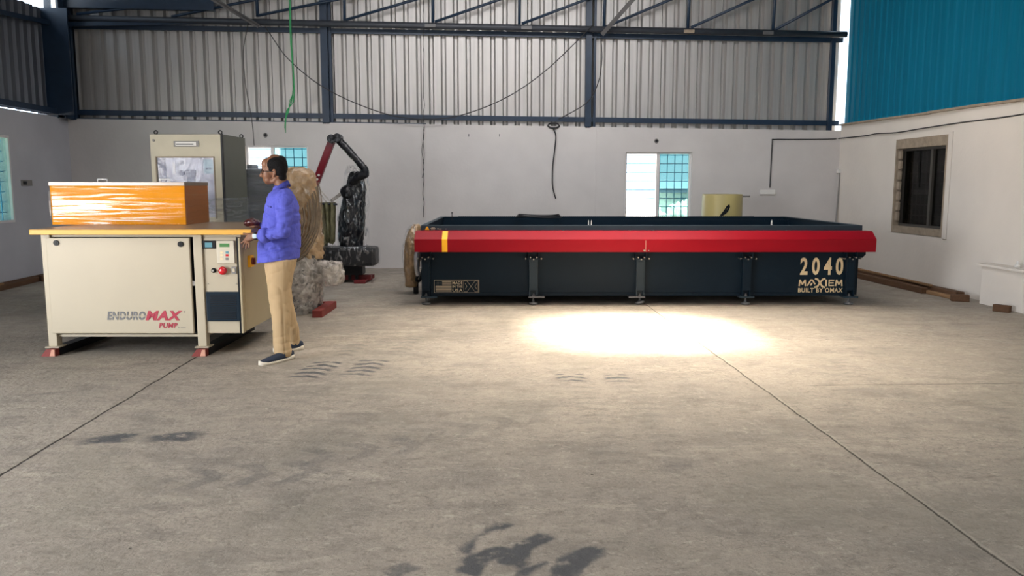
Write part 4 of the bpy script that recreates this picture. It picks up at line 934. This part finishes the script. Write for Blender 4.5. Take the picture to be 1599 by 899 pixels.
# round tank behind the table
rt = AT(1128, 303, 13.2); rad = (AT(1158.5, 303, 13.2).x-AT(1097, 303, 13.2).x)/2
tk = thing('water_tank', 'round ochre drum with a dark splash mark behind the right end of the cutting table', 'tank', (rt.x, 13.2, 0))
bm = B(); lathe(bm, (rt.x, 13.2, 0), [(rad*.98, 0), (rad, .03), (rad*1.01, .7), (rad, rt.z-.01), (rad*.985, rt.z), (rad*.95, rt.z-.01), (rad*.95, .5)], 48); obj('drum', bm, M['tank'], tk, smooth=True)
bm = B(); p = AT(1160, 306.5, 13.2); cyl(bm, (rt.x+rad-.03, 13.2, p.z), (rt.x+rad+.13, 13.2, p.z), .013, seg=10); obj('outlet_pipe', bm, M['grey_plastic'], tk)
bm = B(); pts = [(1139, 318.5), (1140, 323), (1137, 330), (1133, 334), (1127, 338), (1124, 337), (1130, 329), (1135, 321)]
P_ = []
for px, py in pts:
    q = AT(px, py, 13.2-rad); ang = math.asin(max(-1, min(1, (q.x-rt.x)/rad))); P_.append((ang, q.z))
A_ = [bm.verts.new((rt.x+(rad*1.015)*math.sin(a), 13.2-(rad*1.015)*math.cos(a), z)) for a, z in P_]; B_ = [bm.verts.new((rt.x+(rad*.99)*math.sin(a), 13.2-(rad*.99)*math.cos(a), z)) for a, z in P_]
bm.faces.new(A_)
for k in range(len(P_)): bm.faces.new((A_[k], B_[k], B_[(k+1) % len(P_)], A_[(k+1) % len(P_)]))
obj('paint_splash', bm, M['black'], tk)

# ------------------------------------------------------------------ timber along the walls
def timber(x0, y0, x1, y1, w_, h, z, label, m='wood', group='timber along the right wall'):
    bm = B(); a, b_ = Vector((x0, y0, z+h/2)), Vector((x1, y1, z+h/2)); bar(bm, a, b_, h, w_, (b_-a).cross(Vector((0, 0, 1))))
    n = len(bm.edges); bmesh.ops.bevel(bm, geom=bm.edges[:], offset=.006, segments=1, affect='EDGES')
    o = obj('timber', bm, M[m], None, ((x0+x1)/2, (y0+y1)/2, z), False); return tag(o, label, 'timber', group)
g_ = lambda px, py: to_room(GR(px, py))
a, b_ = g_(1343, 436), g_(1440, 460)
timber(5.93, 13.2, 5.97, 10.45, .09, .08, 0, 'front timber beam on the floor along the right wall')
timber(6.12, 13.3, 6.15, 9.95, .12, .09, 0, 'rear timber beam against the right wall behind the front one')
timber(6.10, 13.25, 6.08, 10.5, .05, .03, .09, 'thin batten lying on the rear timber beam by the right wall', 'wood_light')
timber(6.02, 10.5, 6.05, 9.85, .07, .05, .0, 'short pale split plank at the near end of the right wall timbers', 'wood_light')
timber(5.93, 9.79, 6.12, 9.71, .10, .085, .0, 'cut timber block at the near end of the right wall timbers')
timber(5.96, 8.98, 6.06, 8.83, .07, .08, .0, 'small timber offcut beside the white plinth at the right edge')
timber(-6.62, 10.6, -6.74, 12.35, .09, .07, 0, 'reddish timber beam on the floor below the left window', 'wood', 'timber along the left wall')
timber(-6.78, 10.4, -6.86, 13.3, .08, .07, 0, 'longer timber beam against the left wall', 'wood', 'timber along the left wall')
timber(-6.66, 10.3, -6.70, 11.35, .12, .03, .07, 'pale plank lying on the beam by the left wall', 'wood_light', 'timber along the left wall')
timber(-6.60, 12.35, -6.74, 12.52, .12, .09, 0, 'dark timber block at the end of the left wall beam', 'wood', 'timber along the left wall')

# white plinth at the right edge
p0 = WS(1559, 415, XR); pl = thing('plinth', 'white plastered plinth against the right wall at the edge of the photo', 'plinth', (XR-.15, 9.2, 0), None, False)
bm = B(); box(bm, (XR-.20, 8.5, 0), (XR-.02, 9.55, p0.z+.0), .008); obj('body', bm, M['plaster_right'], pl, None, False)
bm = B(); box(bm, (XR-.23, 8.5, p0.z), (XR-.01, 9.62, p0.z+.03), .004); obj('ledge', bm, M['plaster_right'], pl, None, False)
q = WS(1589, 411, XR-.1); bm = B(); lathe(bm, (XR-.1, q.y, p0.z+.03), [(.03, 0), (.03, .03), (.015, .04), (.013, .075)], 12)
tag(obj('pipe_stub', bm, M['white_plastic'], None, (XR-.1, q.y, p0.z+.03), False, True), 'small white pipe stub standing on the plinth at right', 'pipe')

# ------------------------------------------------------------------ cables, fittings on the walls
def cable(name, pts, r, label, cat='cable', m='cable', n=6, group=None, org=None, sm=True):
    bm = B(); tube(bm, smooth_path(pts, n) if sm else pts, r, 6); o = obj(name, bm, M[m], None, org or Vector(pts[0]), False, True); return tag(o, label, cat, group)
YC = YB-.16
Wc = lambda px, py, y=YC: WB(px, py, y)
cable('cable', [Wc(414, 42, YB-.10), Wc(421, 52), Wc(450, 92), Wc(500, 133), Wc(560, 163), Wc(625, 183), Wc(690, 185), Wc(745, 172), Wc(800, 147), Wc(850, 112), Wc(890, 75), Wc(925, 40)], .008, 'long black cable sagging across the sheeting between two columns')
cable('cable', [Wc(388, 30, YT), Wc(386, 45), Wc(380, 80), Wc(383, 130), Wc(393, 185), Wc(397, 227)], .007, 'thin black cable dropping from the truss towards the window behind the man')
p = [Wc(661.5 + .9*math.sin(k*1.9) + random.uniform(-.6, .6), 0+k*11.7, YB-.05) for k in range(30)]
cable('cable', p, .0055, 'twisted thin cable hanging straight down the wall to the left end of the red table', n=3)
p = [Wc(660.5 + 1.8*math.sin(k*1.3), 198+k*10, YB-.03) for k in range(9)]
cable('cable', p, .004, 'loose thin wire strand beside the twisted hanging cable', n=3)
cable('cable', [Wc(938, 56), Wc(940, 90), Wc(936, 122), Wc(926, 148), Wc(914, 162), Wc(895, 174), Wc(872, 186)], .008, 'black cable curving from the middle column down to the cable coil')
c_ = Wc(865, 196, YB-.05); bm = B()
for k in range(4): tube(bm, smooth_path([(c_.x+(.105-.004*k)*math.cos(a), YB+.02+.05*math.sin(a), c_.z+.045*math.sin(a)+.004*k) for a in [2*math.pi*j/12 for j in range(13)]], 3), .009, 6)
tag(obj('cable_coil', bm, M['cable'], None, c_, False, True), 'small black coil of cable on top of the back wall', 'cable')
cable('cable', [Wc(863, 199, YB-.05), Wc(868, 212, YB-.03), Wc(866, 235, YB-.03), Wc(863, 262, YB-.03), Wc(863, 290, YB-.03), Wc(868, 310, YB-.03)], .010, 'black cable end hanging down the back wall from the coil')
s1 = WS(1340, 215, XR-.02)
cable('cable', [WB(1202, 293, YB-.015), WB(1204, 255, YB-.015), WB(1206, 221, YB-.015), WB(1209, 217.5, YB-.015), WB(1240, 217.5, YB-.015), WB(1300, 217, YB-.015), (XR-.03, YB-.03, WB(1318, 216, YB-.02).z), WS(1350, 212, XR-.03), WS(1370, 208.5, XR-.03), WS(1400, 207, XR-.03), WS(1440, 200.5, XR-.03), WS(1500, 191.5, XR-.03), WS(1560, 184, XR-.03), WS(1599, 178, XR-.03), WS(1640, 170, XR-.03)], .009, 'black surface cable running from the right wall to the socket on the back wall', n=4)
bm = B(); p, q = WB(1186, 303.5), WB(1210, 296); box(bm, (p.x, YB-.03, p.z), (q.x, YB+.0, q.z), .006); tag(obj('socket_plate', bm, M['white_plastic'], None, (p.x, YB, p.z), False), 'white socket strip on the back wall at the end of the surface cable', 'socket')
for px, py, lab in ((414.5, 211, 'round dark vent hole in the back wall above the window behind the man'), (1025, 220, 'round dark vent hole in the back wall above the half open window')):
    p = WB(px, py); bm = B(); tube(bm, [(p.x+.032*math.cos(t_), YB-.004, p.z+.032*math.sin(t_)) for t_ in [2*math.pi*k/16 for k in range(17)]], .009, 6)
    hv = obj('vent_hole', bm, M['grey_plastic'], None, p, False, True); tag(hv, lab, 'vent hole', 'vent holes in the back wall')
    bm = B(); cyl(bm, (p.x, YB-.004, p.z), (p.x, YB+.01, p.z), .03, seg=16); obj('opening', bm, M['black'], hv, None, False)
sp = thing('switch_plate', 'grey switch plate on the shaded left wall', 'switch', WS(40, 286, XL), None, False)
a, b_ = WS(33, 290, XL), WS(49, 281, XL); bm = B(); box(bm, (XL, a.y, a.z), (XL+.012, b_.y, b_.z), .003); obj('plate', bm, M['grey_plastic'], sp, None, False)
bm = B(); box(bm, (XL+.012, a.y+.04, a.z+.02), (XL+.018, a.y+.13, b_.z-.02)); obj('rocker', bm, M['black'], sp, None, False)
# conduit in the far right corner
cp = thing('conduit', 'thin grey conduit pipe leaning in the far right corner with a box on top', 'conduit', WB(1308, 345, YB-.1), None, False)
bm = B(); p, q = WB(1311.5, 270, YB-.06), WB(1305, 350, YB-.1); q2 = p + (q-p)*1.9; tube(bm, [p, q2], .014, 8); obj('pipe', bm, M['grey_plastic'], cp, None, False, True)
bm = B(); p = WB(1311, 267, YB-.04); box(bm, (p.x-.04, YB-.09, p.z-.035), (p.x+.035, YB-.0, p.z+.03), .006); obj('junction_box', bm, M['white_plastic'], cp, None, False)
# green twine hanging from the truss
gt = thing('twine', 'bright green twine hanging from the truss in front of the left sheeting', 'twine', Wc(453, 0, YB-.5), None, False)
YG = YB-.5
for k, (o1, o2) in enumerate(((0, 0), (1.6, 1))):
    bm = B(); tube(bm, smooth_path([Wc(451+o1, -60, YG), Wc(452+o1, 20, YG), Wc(454+o1, 70, YG), Wc(457.5+o1*.6, 115, YG), Wc(458+o1, 140, YG), Wc(455+o1*2, 160, YG)], 5), .008, 6); obj('strand', bm, M['green'], gt, None, False, True)
for k in range(4):
    bm = B(); tube(bm, smooth_path([Wc(457, 142+k*2, YG), Wc(454-k*1.8+3, 160, YG+.02*k), Wc(448+k*1.2, 172, YG), Wc(445.5+k*.4, 185, YG), Wc(444.5+k*.5, 200+k*2.5, YG)], 5), .006, 6); obj('strand', bm, M['green'], gt, None, False, True)
# nails and marks on the back wall
for px, py, lab in ((732, 212, 'rusty nail in the back wall, between the twisted cable and the coil'), (780, 212, 'small nail in the back wall, nearer to the cable coil')):
    p = WB(px, py); bm = B(); cyl(bm, (p.x, YB-.012, p.z-.015), (p.x, YB-.004, p.z+.03), .006, seg=8); tag(obj('nail', bm, M['steel_grey'], None, p, False), lab, 'nail', 'nails in the back wall')

# ------------------------------------------------------------------ the man
PY = 6.72
man = thing('person', 'man in violet blue shirt and khaki trousers standing at the pump table, facing left', 'person', (AT(440, 560, PY).x, PY, 0))
def Q(px, py, dy=0.): return AT(px, py, PY+dy)
K = .00541                                                            # metres per pixel at his distance
# body skin: head, neck, torso core, arms, hands, legs in one surface
bm = B()
hd = Q(430, 260)
ell(bm, Q(430.5, 259.5), (.090, .073, .098)); ell(bm, Q(436, 263), (.070, .072, .075))               # cranium
ell(bm, Q(419.5, 270), (.055, .056, .082)); ell(bm, Q(417.5, 256), (.048, .058, .050))               # face, forehead
ell(bm, Q(420, 281), (.042, .046, .034)); ell(bm, Q(417.2, 285), (.018, .022, .015)); limb(bm, [Q(419, 284), Q(428, 282, -.03), Q(434, 275, -.045)], [.022, .022, .022]); limb(bm, [Q(419, 284), Q(428, 282, .03), Q(434, 275, .045)], [.022, .022, .022])
limb(bm, [Q(411.5, 263.5), Q(409.2, 270), Q(407.6, 274.3)], [.010, .012, .014]); ell(bm, Q(409.5, 275, -.012), (.011, .009, .009)); ell(bm, Q(409.5, 275, .012), (.011, .009, .009))   # nose
limb(bm, [Q(411.5, 262, -.038), Q(410.3, 261.5, 0), Q(411.5, 262, .038)], [.010, .011, .010])        # brow
limb(bm, [Q(413.2, 279.6, -.02), Q(411.6, 279.3, 0), Q(413.2, 279.6, .02)], [.007, .0085, .007]); limb(bm, [Q(413.6, 281.8, -.017), Q(412.3, 281.8, 0), Q(413.6, 281.8, .017)], [.007, .008, .007])
for s in (-1, 1):
    ell(bm, Q(428.2, 268.8, s*.074), (.019, .010, .026), Matrix.Rotation(s*.35, 3, 'Z')); ell(bm, Q(427.3, 274.5, s*.071), (.010, .009, .012)); ell(bm, Q(417, 273, s*.040), (.022, .015, .018))
limb(bm, [Q(436, 276), Q(440, 288), Q(441, 300)], [.058, .056, .050])
loft(bm, [(Q(444, 304), .055, .09), (Q(443, 315), .08, .10), (Q(442, 340), .09, .10), (Q(439, 370), .10, .10), (Q(438, 400), .10, .12), (Q(439, 416), .09, .12)])
# near (left) arm: shoulder, elbow, wrist at the table corner
sh, el_, wr = Q(445, 309, -.17), Q(442, 362, -.245), Q(396.5, 369, -.20)
limb(bm, [sh, sh.lerp(el_, .5), el_, el_.lerp(wr, .35), wr], [.046, .036, .034, .034, .024])
hn = Q(389, 370, -.185)
def hand(bm, wrist, knk, side, tips, thumb, rp=.030):
    """palm from wrist to the knuckle row, five separate tapering fingers"""
    wrist, knk, side = Vector(wrist), Vector(knk), Vector(side).normalized()
    d = (knk-wrist); n = d.normalized().cross(side)
    for s in (-.026, -.009, .009, .026): limb(bm, [wrist+side*s*.55, wrist+d*.5+side*s*.9, knk+side*s], [.019, .017, .0125])
    for i, (mid, tip) in enumerate(tips):
        b0 = knk + side*(-.030+.020*i); limb(bm, [b0, Vector(mid), Vector(mid).lerp(Vector(tip), .55), Vector(tip)], [.0105, .0095, .0085, .0070], 10)
    limb(bm, [wrist + d*.3 - side*.022, Vector(thumb[0]), Vector(thumb[1])], [.015, .012, .0085], 10)
kn = Q(385.5, 371.5, -.20)
hand(bm, wr, kn, (-.45, -.15, -.9),
     [(Q(381, 376.5, -.165), Q(376.6, 379.5, -.165)), (Q(382.5, 379.5, -.19), Q(379.5, 385.5, -.19)), (Q(385.5, 381, -.215), Q(384, 388.5, -.215)), (Q(389, 379.5, -.24), Q(389, 386.5, -.24))],
     (Q(387, 365.8, -.16), Q(380.2, 364.6, -.14)))
# far (right) arm resting on the table top
sh2, el2, wr2 = Q(445, 309, .17), Q(436, 360, .26), Q(404.5, 356, .17)
limb(bm, [sh2, sh2.lerp(el2, .5), el2, el2.lerp(wr2, .4), wr2], [.046, .036, .034, .034, .025])
kn2 = Q(394, 351.5, .15)
hand(bm, wr2, kn2, (-.1, -1, .1),
     [(Q(388.5, 349.7, .20), Q(386.5, 352.6, .20)), (Q(387.5, 349.5, .18), Q(385.3, 352.8, .18)), (Q(387.8, 349.7, .155), Q(386, 353, .155)), (Q(389, 350.5, .13), Q(387.2, 353.4, .13))],
     (Q(397, 353.8, .085), Q(390.5, 354.3, .085)))
# legs and feet inside the clothes
hpN, knN, anN = Q(440, 420, -.09), Q(438, 478, -.12), Q(443, 548, -.14)
hpF, knF, anF = Q(441, 418, .09), Q(446, 472, .15), Q(460, 533, .27)
limb(bm, [hpN, knN, knN.lerp(anN, .35), anN], [.072, .050, .046, .032]); limb(bm, [hpF, knF, knF.lerp(anF, .35), anF], [.072, .050, .046, .032])
hN, tN, hF, tF = GR(456, 557.5), GR(405.5, 569.5), GR(472, 543), GR(427, 549)
limb(bm, [anN, hN.lerp(tN, .25)+Vector((0, 0, .055)), hN.lerp(tN, .62)+Vector((0, 0, .036))], [.032, .030, .020]); limb(bm, [anF, hF.lerp(tF, .25)+Vector((0, 0, .055)), hF.lerp(tF, .62)+Vector((0, 0, .036))], [.032, .030, .020])
body = blend('body', bm, M['skin'], man, .0052, 3)
# eyes
for s in (-1, 1): bm = B(); ell(bm, Q(412.8, 267.2, s*.031), (.008, .012, .009)); obj('eye', bm, M['eye'], man, smooth=True)
for s in (-1, 1): bm = B(); ell(bm, Q(411.8, 267.4, s*.031), (.004, .005, .006)); obj('iris', bm, M['hair'], man, smooth=True)
# moustache and brows
bm = B(); limb(bm, [Q(412.2, 277.4, -.026), Q(410.2, 276.8, -.006), Q(410.2, 276.8, .006), Q(412.2, 277.4, .026)], [.004, .006, .006, .004]); blend('moustache', bm, M['hair'], man, .004, 1)
for s in (-1, 1): bm = B(); limb(bm, [Q(410, 260.8, s*.014), Q(410.5, 260.2, s*.03), Q(412.5, 261, s*.046)], [.004, .005, .004]); blend('eyebrow', bm, M['hair'], man, .004, 1)
# hair: sides and back, thin crown
bm = B()
for s in (-1, 1):
    ell(bm, Q(431, 257.5, s*.031), (.079, .050, .068)); ell(bm, Q(436, 266, s*.028), (.062, .054, .062)); ell(bm, Q(424, 263, s*.045), (.025, .030, .032)); ell(bm, Q(440, 275, s*.02), (.040, .045, .05))
ell(bm, Q(439, 261), (.055, .062, .078)); ell(bm, Q(438.5, 254), (.050, .055, .060))
blend('hair', bm, M['hair'], man, .006, 3, [(.0008, (120, 120, 50))])
# glasses
gl = thing('spectacles', None, None, Q(414, 267.5)); gl.parent = man; gl.location = Q(414, 267.5)-ORG[man.name]; gl.rotation_euler = (0, 0, 0)
bm = B()
for s in (-1, 1):
    c = Q(409.3, 268, s*.033); tube(bm, [c+Vector((.004*math.cos(t_)**2, .024*math.cos(t_), .017*math.sin(t_))) for t_ in [2*math.pi*k/16 for k in range(17)]], .0028, 6)
    tube(bm, [c+Vector((.002, s*.024, .006)), Q(414, 267.2, s*.068), Q(426, 267.4, s*.080), Q(429.5, 269.5, s*.080)], .0026, 6)
tube(bm, [Q(409, 267.5, -.010), Q(408.6, 267.2, 0), Q(409, 267.5, .010)], .002, 6)
obj('rims', bm, M['black'], gl, smooth=True)
# shirt
bm = B()
def ring(py, x0, x1, ry, dy=0, tilt=0): a, b_ = Q(x0, py, dy), Q(x1, py, dy); return (Vector(((a.x+b_.x)/2, PY+dy, a.z)), (b_.x-a.x)/2, ry)
loft(bm, [ring(408, 402, 465, .205), ring(400, 401.5, 467, .205), ring(388, 402, 468.5, .18), ring(375, 405, 469, .165), ring(360, 408.5, 469.5, .155), ring(345, 411, 469.5, .155), ring(330, 413.5, 468, .165), ring(318, 416, 465.5, .18), ring(308, 419, 461, .175), ring(301, 422, 457, .15), ring(295, 426, 453.5, .10), ring(289, 430, 451, .073)], 36)
shN, elN, cuN = Q(445, 312, -.185), Q(442.5, 360, -.265), Q(410, 368.5, -.225)
limb(bm, [Q(446, 305, -.12), shN, shN.lerp(elN, .5), elN, elN.lerp(cuN, .5), cuN], [.07, .079, .073, .066, .054, .047])
shF, elF, cuF = Q(445, 312, .175), Q(436, 358, .26), Q(410, 356, .20)
limb(bm, [Q(444, 305, .12), shF, shF.lerp(elF, .5), elF, elF.lerp(cuF, .5), cuF], [.07, .083, .078, .068, .06, .05])
shirt = blend('shirt', bm, M['shirt'], man, .0085, 3, [(.011, (3.2, 3.2, 8.5, 1)), (.007, (9, 4, 13, 1)), (.004, (17, 17, 9, 1)), (-.010, (4, 4, 5))])
me = shirt.data                                                      # hem: higher at the back and at the side seam
so = ORG[man.name]
hemz = Q(430, 409).z - so.z
for v in me.vertices:
    if v.co.z < hemz+.03:
        f_ = max(0, min(1, (hemz+.03-v.co.z)/.03)); dx = v.co.x - (Q(433, 405).x-so.x)
        v.co.z += f_*(.030*math.tanh(dx*9) + .012)
bm = B(); n = 26                                                      # collar
for rr, z_ in ((0, 0),):
    A_, B_ = [], []
    for k in range(n+1):
        t_ = math.radians(195 + 330*k/n); c = Q(438.5, 289.5); x_, y_ = math.cos(t_), math.sin(t_)
        A_.append(bm.verts.new((c.x+.058*x_+.003, PY+.060*y_, c.z+.006+.038*x_))); B_.append(bm.verts.new((c.x+.084*x_-.004, PY+.098*y_, c.z-.036+.036*x_)))
    for k in range(n): bm.faces.new((A_[k], A_[k+1], B_[k+1], B_[k]))
bmesh.ops.solidify(bm, geom=bm.faces[:], thickness=.007); bmesh.ops.subdivide_edges(bm, edges=bm.edges, cuts=1, use_grid_fill=True); obj('collar', bm, M['shirt'], shirt, smooth=True)
bm = B(); d = (cuN-elN).normalized(); tube(bm, [cuN-d*.05, cuN-d*.03, cuN+d*.006, cuN+d*.012, cuN+d*.006], [.058, .062, .060, .054, .046], 20); obj('cuff', bm, M['shirt'], shirt, smooth=True)
bm = B(); d2 = (cuF-elF).normalized(); tube(bm, [cuF-d2*.05, cuF-d2*.03, cuF+d2*.006, cuF+d2*.012, cuF+d2*.006], [.056, .060, .058, .052, .044], 20); obj('cuff', bm, M['shirt'], shirt, smooth=True)
bm = B(); bar(bm, Q(417.5, 321, -.125), Q(423.5, 323, -.165), .012, .012, (0, 1, 0)); obj('pocket_edge', bm, mat('violet_shade', (.06, .065, .30), .8), shirt)
# trousers
bm = B()
def leg_ring(py, x0, x1, dy, ry): return ring(py, x0, x1, ry, dy)
loft(bm, [leg_ring(556, 428, 455.5, -.14, .075), leg_ring(548, 426.5, 456.5, -.14, .082), leg_ring(535, 425.5, 453.5, -.14, .083), leg_ring(515, 424.5, 453.5, -.135, .082), leg_ring(495, 424.5, 454.5, -.13, .084), leg_ring(475, 421.5, 453.5, -.12, .088), leg_ring(455, 418.5, 454.5, -.10, .098), leg_ring(435, 416.5, 457, -.09, .105), leg_ring(418, 415, 461, -.08, .11), leg_ring(404, 414.5, 463.5, -.07, .11)], 26)
loft(bm, [leg_ring(541, 449, 470, .29, .072), leg_ring(530, 446, 468.5, .27, .078), leg_ring(510, 442, 465.5, .21, .080), leg_ring(490, 437, 462, .18, .082), leg_ring(470, 431, 457.5, .15, .086), leg_ring(450, 425, 456, .12, .094), leg_ring(430, 420, 458, .10, .102), leg_ring(404, 415.5, 463, .07, .11)], 26)
loft(bm, [ring(428, 419, 457, .15), ring(416, 415.5, 461, .175), ring(400, 415, 463, .17)], 26)
tr_ = blend('trousers', bm, M['chino'], man, .0085, 3, [(.008, (8, 8, 1.6, 1)), (.004, (6, 6, 11, 1)), (.003, (14, 14, 4, 1)), (-.008, (5, 5, 3))])
bm = B(); p = Q(427, 404, -.17); loft(bm, [ring(404, 414.5, 462, .165), ring(401, 414.5, 462, .163)], 30); obj('belt', bm, M['black'], man)
# shoes
def shoe(heel, toe, name='shoe'):
    heel, toe = Vector(heel), Vector(toe); d = toe-heel; ln = d.length; d.normalize(); s = Vector((-d.y, d.x, 0))
    prof = [(0, .030, .075), (.10, .037, .082), (.30, .039, .085), (.45, .043, .070), (.65, .049, .056), (.85, .043, .044), (.96, .028, .034), (1.0, .010, .026)]
    bm = B(); bs = B()
    for bmx, z0, ztop, grow in ((bm, .018, None, 1.0), (bs, .0, .026, 1.08)):
        rows = []
        for f_, hw, h in prof:
            row = []; hw *= grow
            for k in range(14):
                a = math.pi*k/13; zt_ = (h if ztop is None else ztop+(.012 if f_ < .2 else 0) + (.006 if f_ > .9 else 0))
                cx = math.cos(a); sz = max(0, math.sin(a))**.5 if ztop is None else min(1, math.sin(a)*3)
                c = heel + d*(ln*f_*(1.0 if grow == 1 else 1.02) - (.004 if grow > 1 else 0)); row.append(bmx.verts.new((c.x+s.x*hw*cx, c.y+s.y*hw*cx, z0 + (zt_-z0)*sz + (.012 if f_ == 1.0 else 0))))
            rows.append(row)
        for a_, b__ in zip(rows, rows[1:]):
            for k in range(13): bmx.faces.new((a_[k], a_[k+1], b__[k+1], b__[k]))
            bmx.faces.new((a_[0], b__[0], b__[13], a_[13]))
        bmx.faces.new(rows[0]); bmx.faces.new(rows[-1][::-1])
    o = obj(name, bm, M['shoe'], man, smooth=True); obj('sole', bs, M['sole'], o, smooth=True); return o
shoe(GR(456, 557.5, .01), GR(405.5, 569.5, .01)); shoe(GR(472, 543, .01), GR(427, 549, .01))
# wrist watch
bm = B(); wd = (el_-wr).normalized(); wc = wr.lerp(el_, .07); tube(bm, [wc-wd*.012, wc+wd*.012], [.0285, .030], 20, False); bmesh.ops.solidify(bm, geom=bm.faces[:], thickness=.004); wt = obj('watch', bm, M['black'], man, smooth=True)
bm = B(); p = wc + Vector((0, -.034, .002)); box(bm, p+Vector((-.017, -.006, -.019)), p+Vector((.017, .003, .019)), .004); obj('watch_face', bm, mat('pale_screen', (.55, .68, .72), .15), wt)
# dark red glossy pouch in the far hand
pc = Q(393.5, 347.5, .15); bm = B(); ell(bm, pc, (.055, .05, .034)); ell(bm, pc+Vector((.03, .02, -.005)), (.035, .04, .03)); ell(bm, pc+Vector((-.035, -.01, -.006)), (.025, .03, .022))
o = blend('pouch', bm, M['darkred'], None, .006, 2, [(.008, (30, 30, 30))], org=pc-Vector((0, 0, .03))); tag(o, "small dark red glossy pouch in the man's far hand above the table corner", 'pouch')
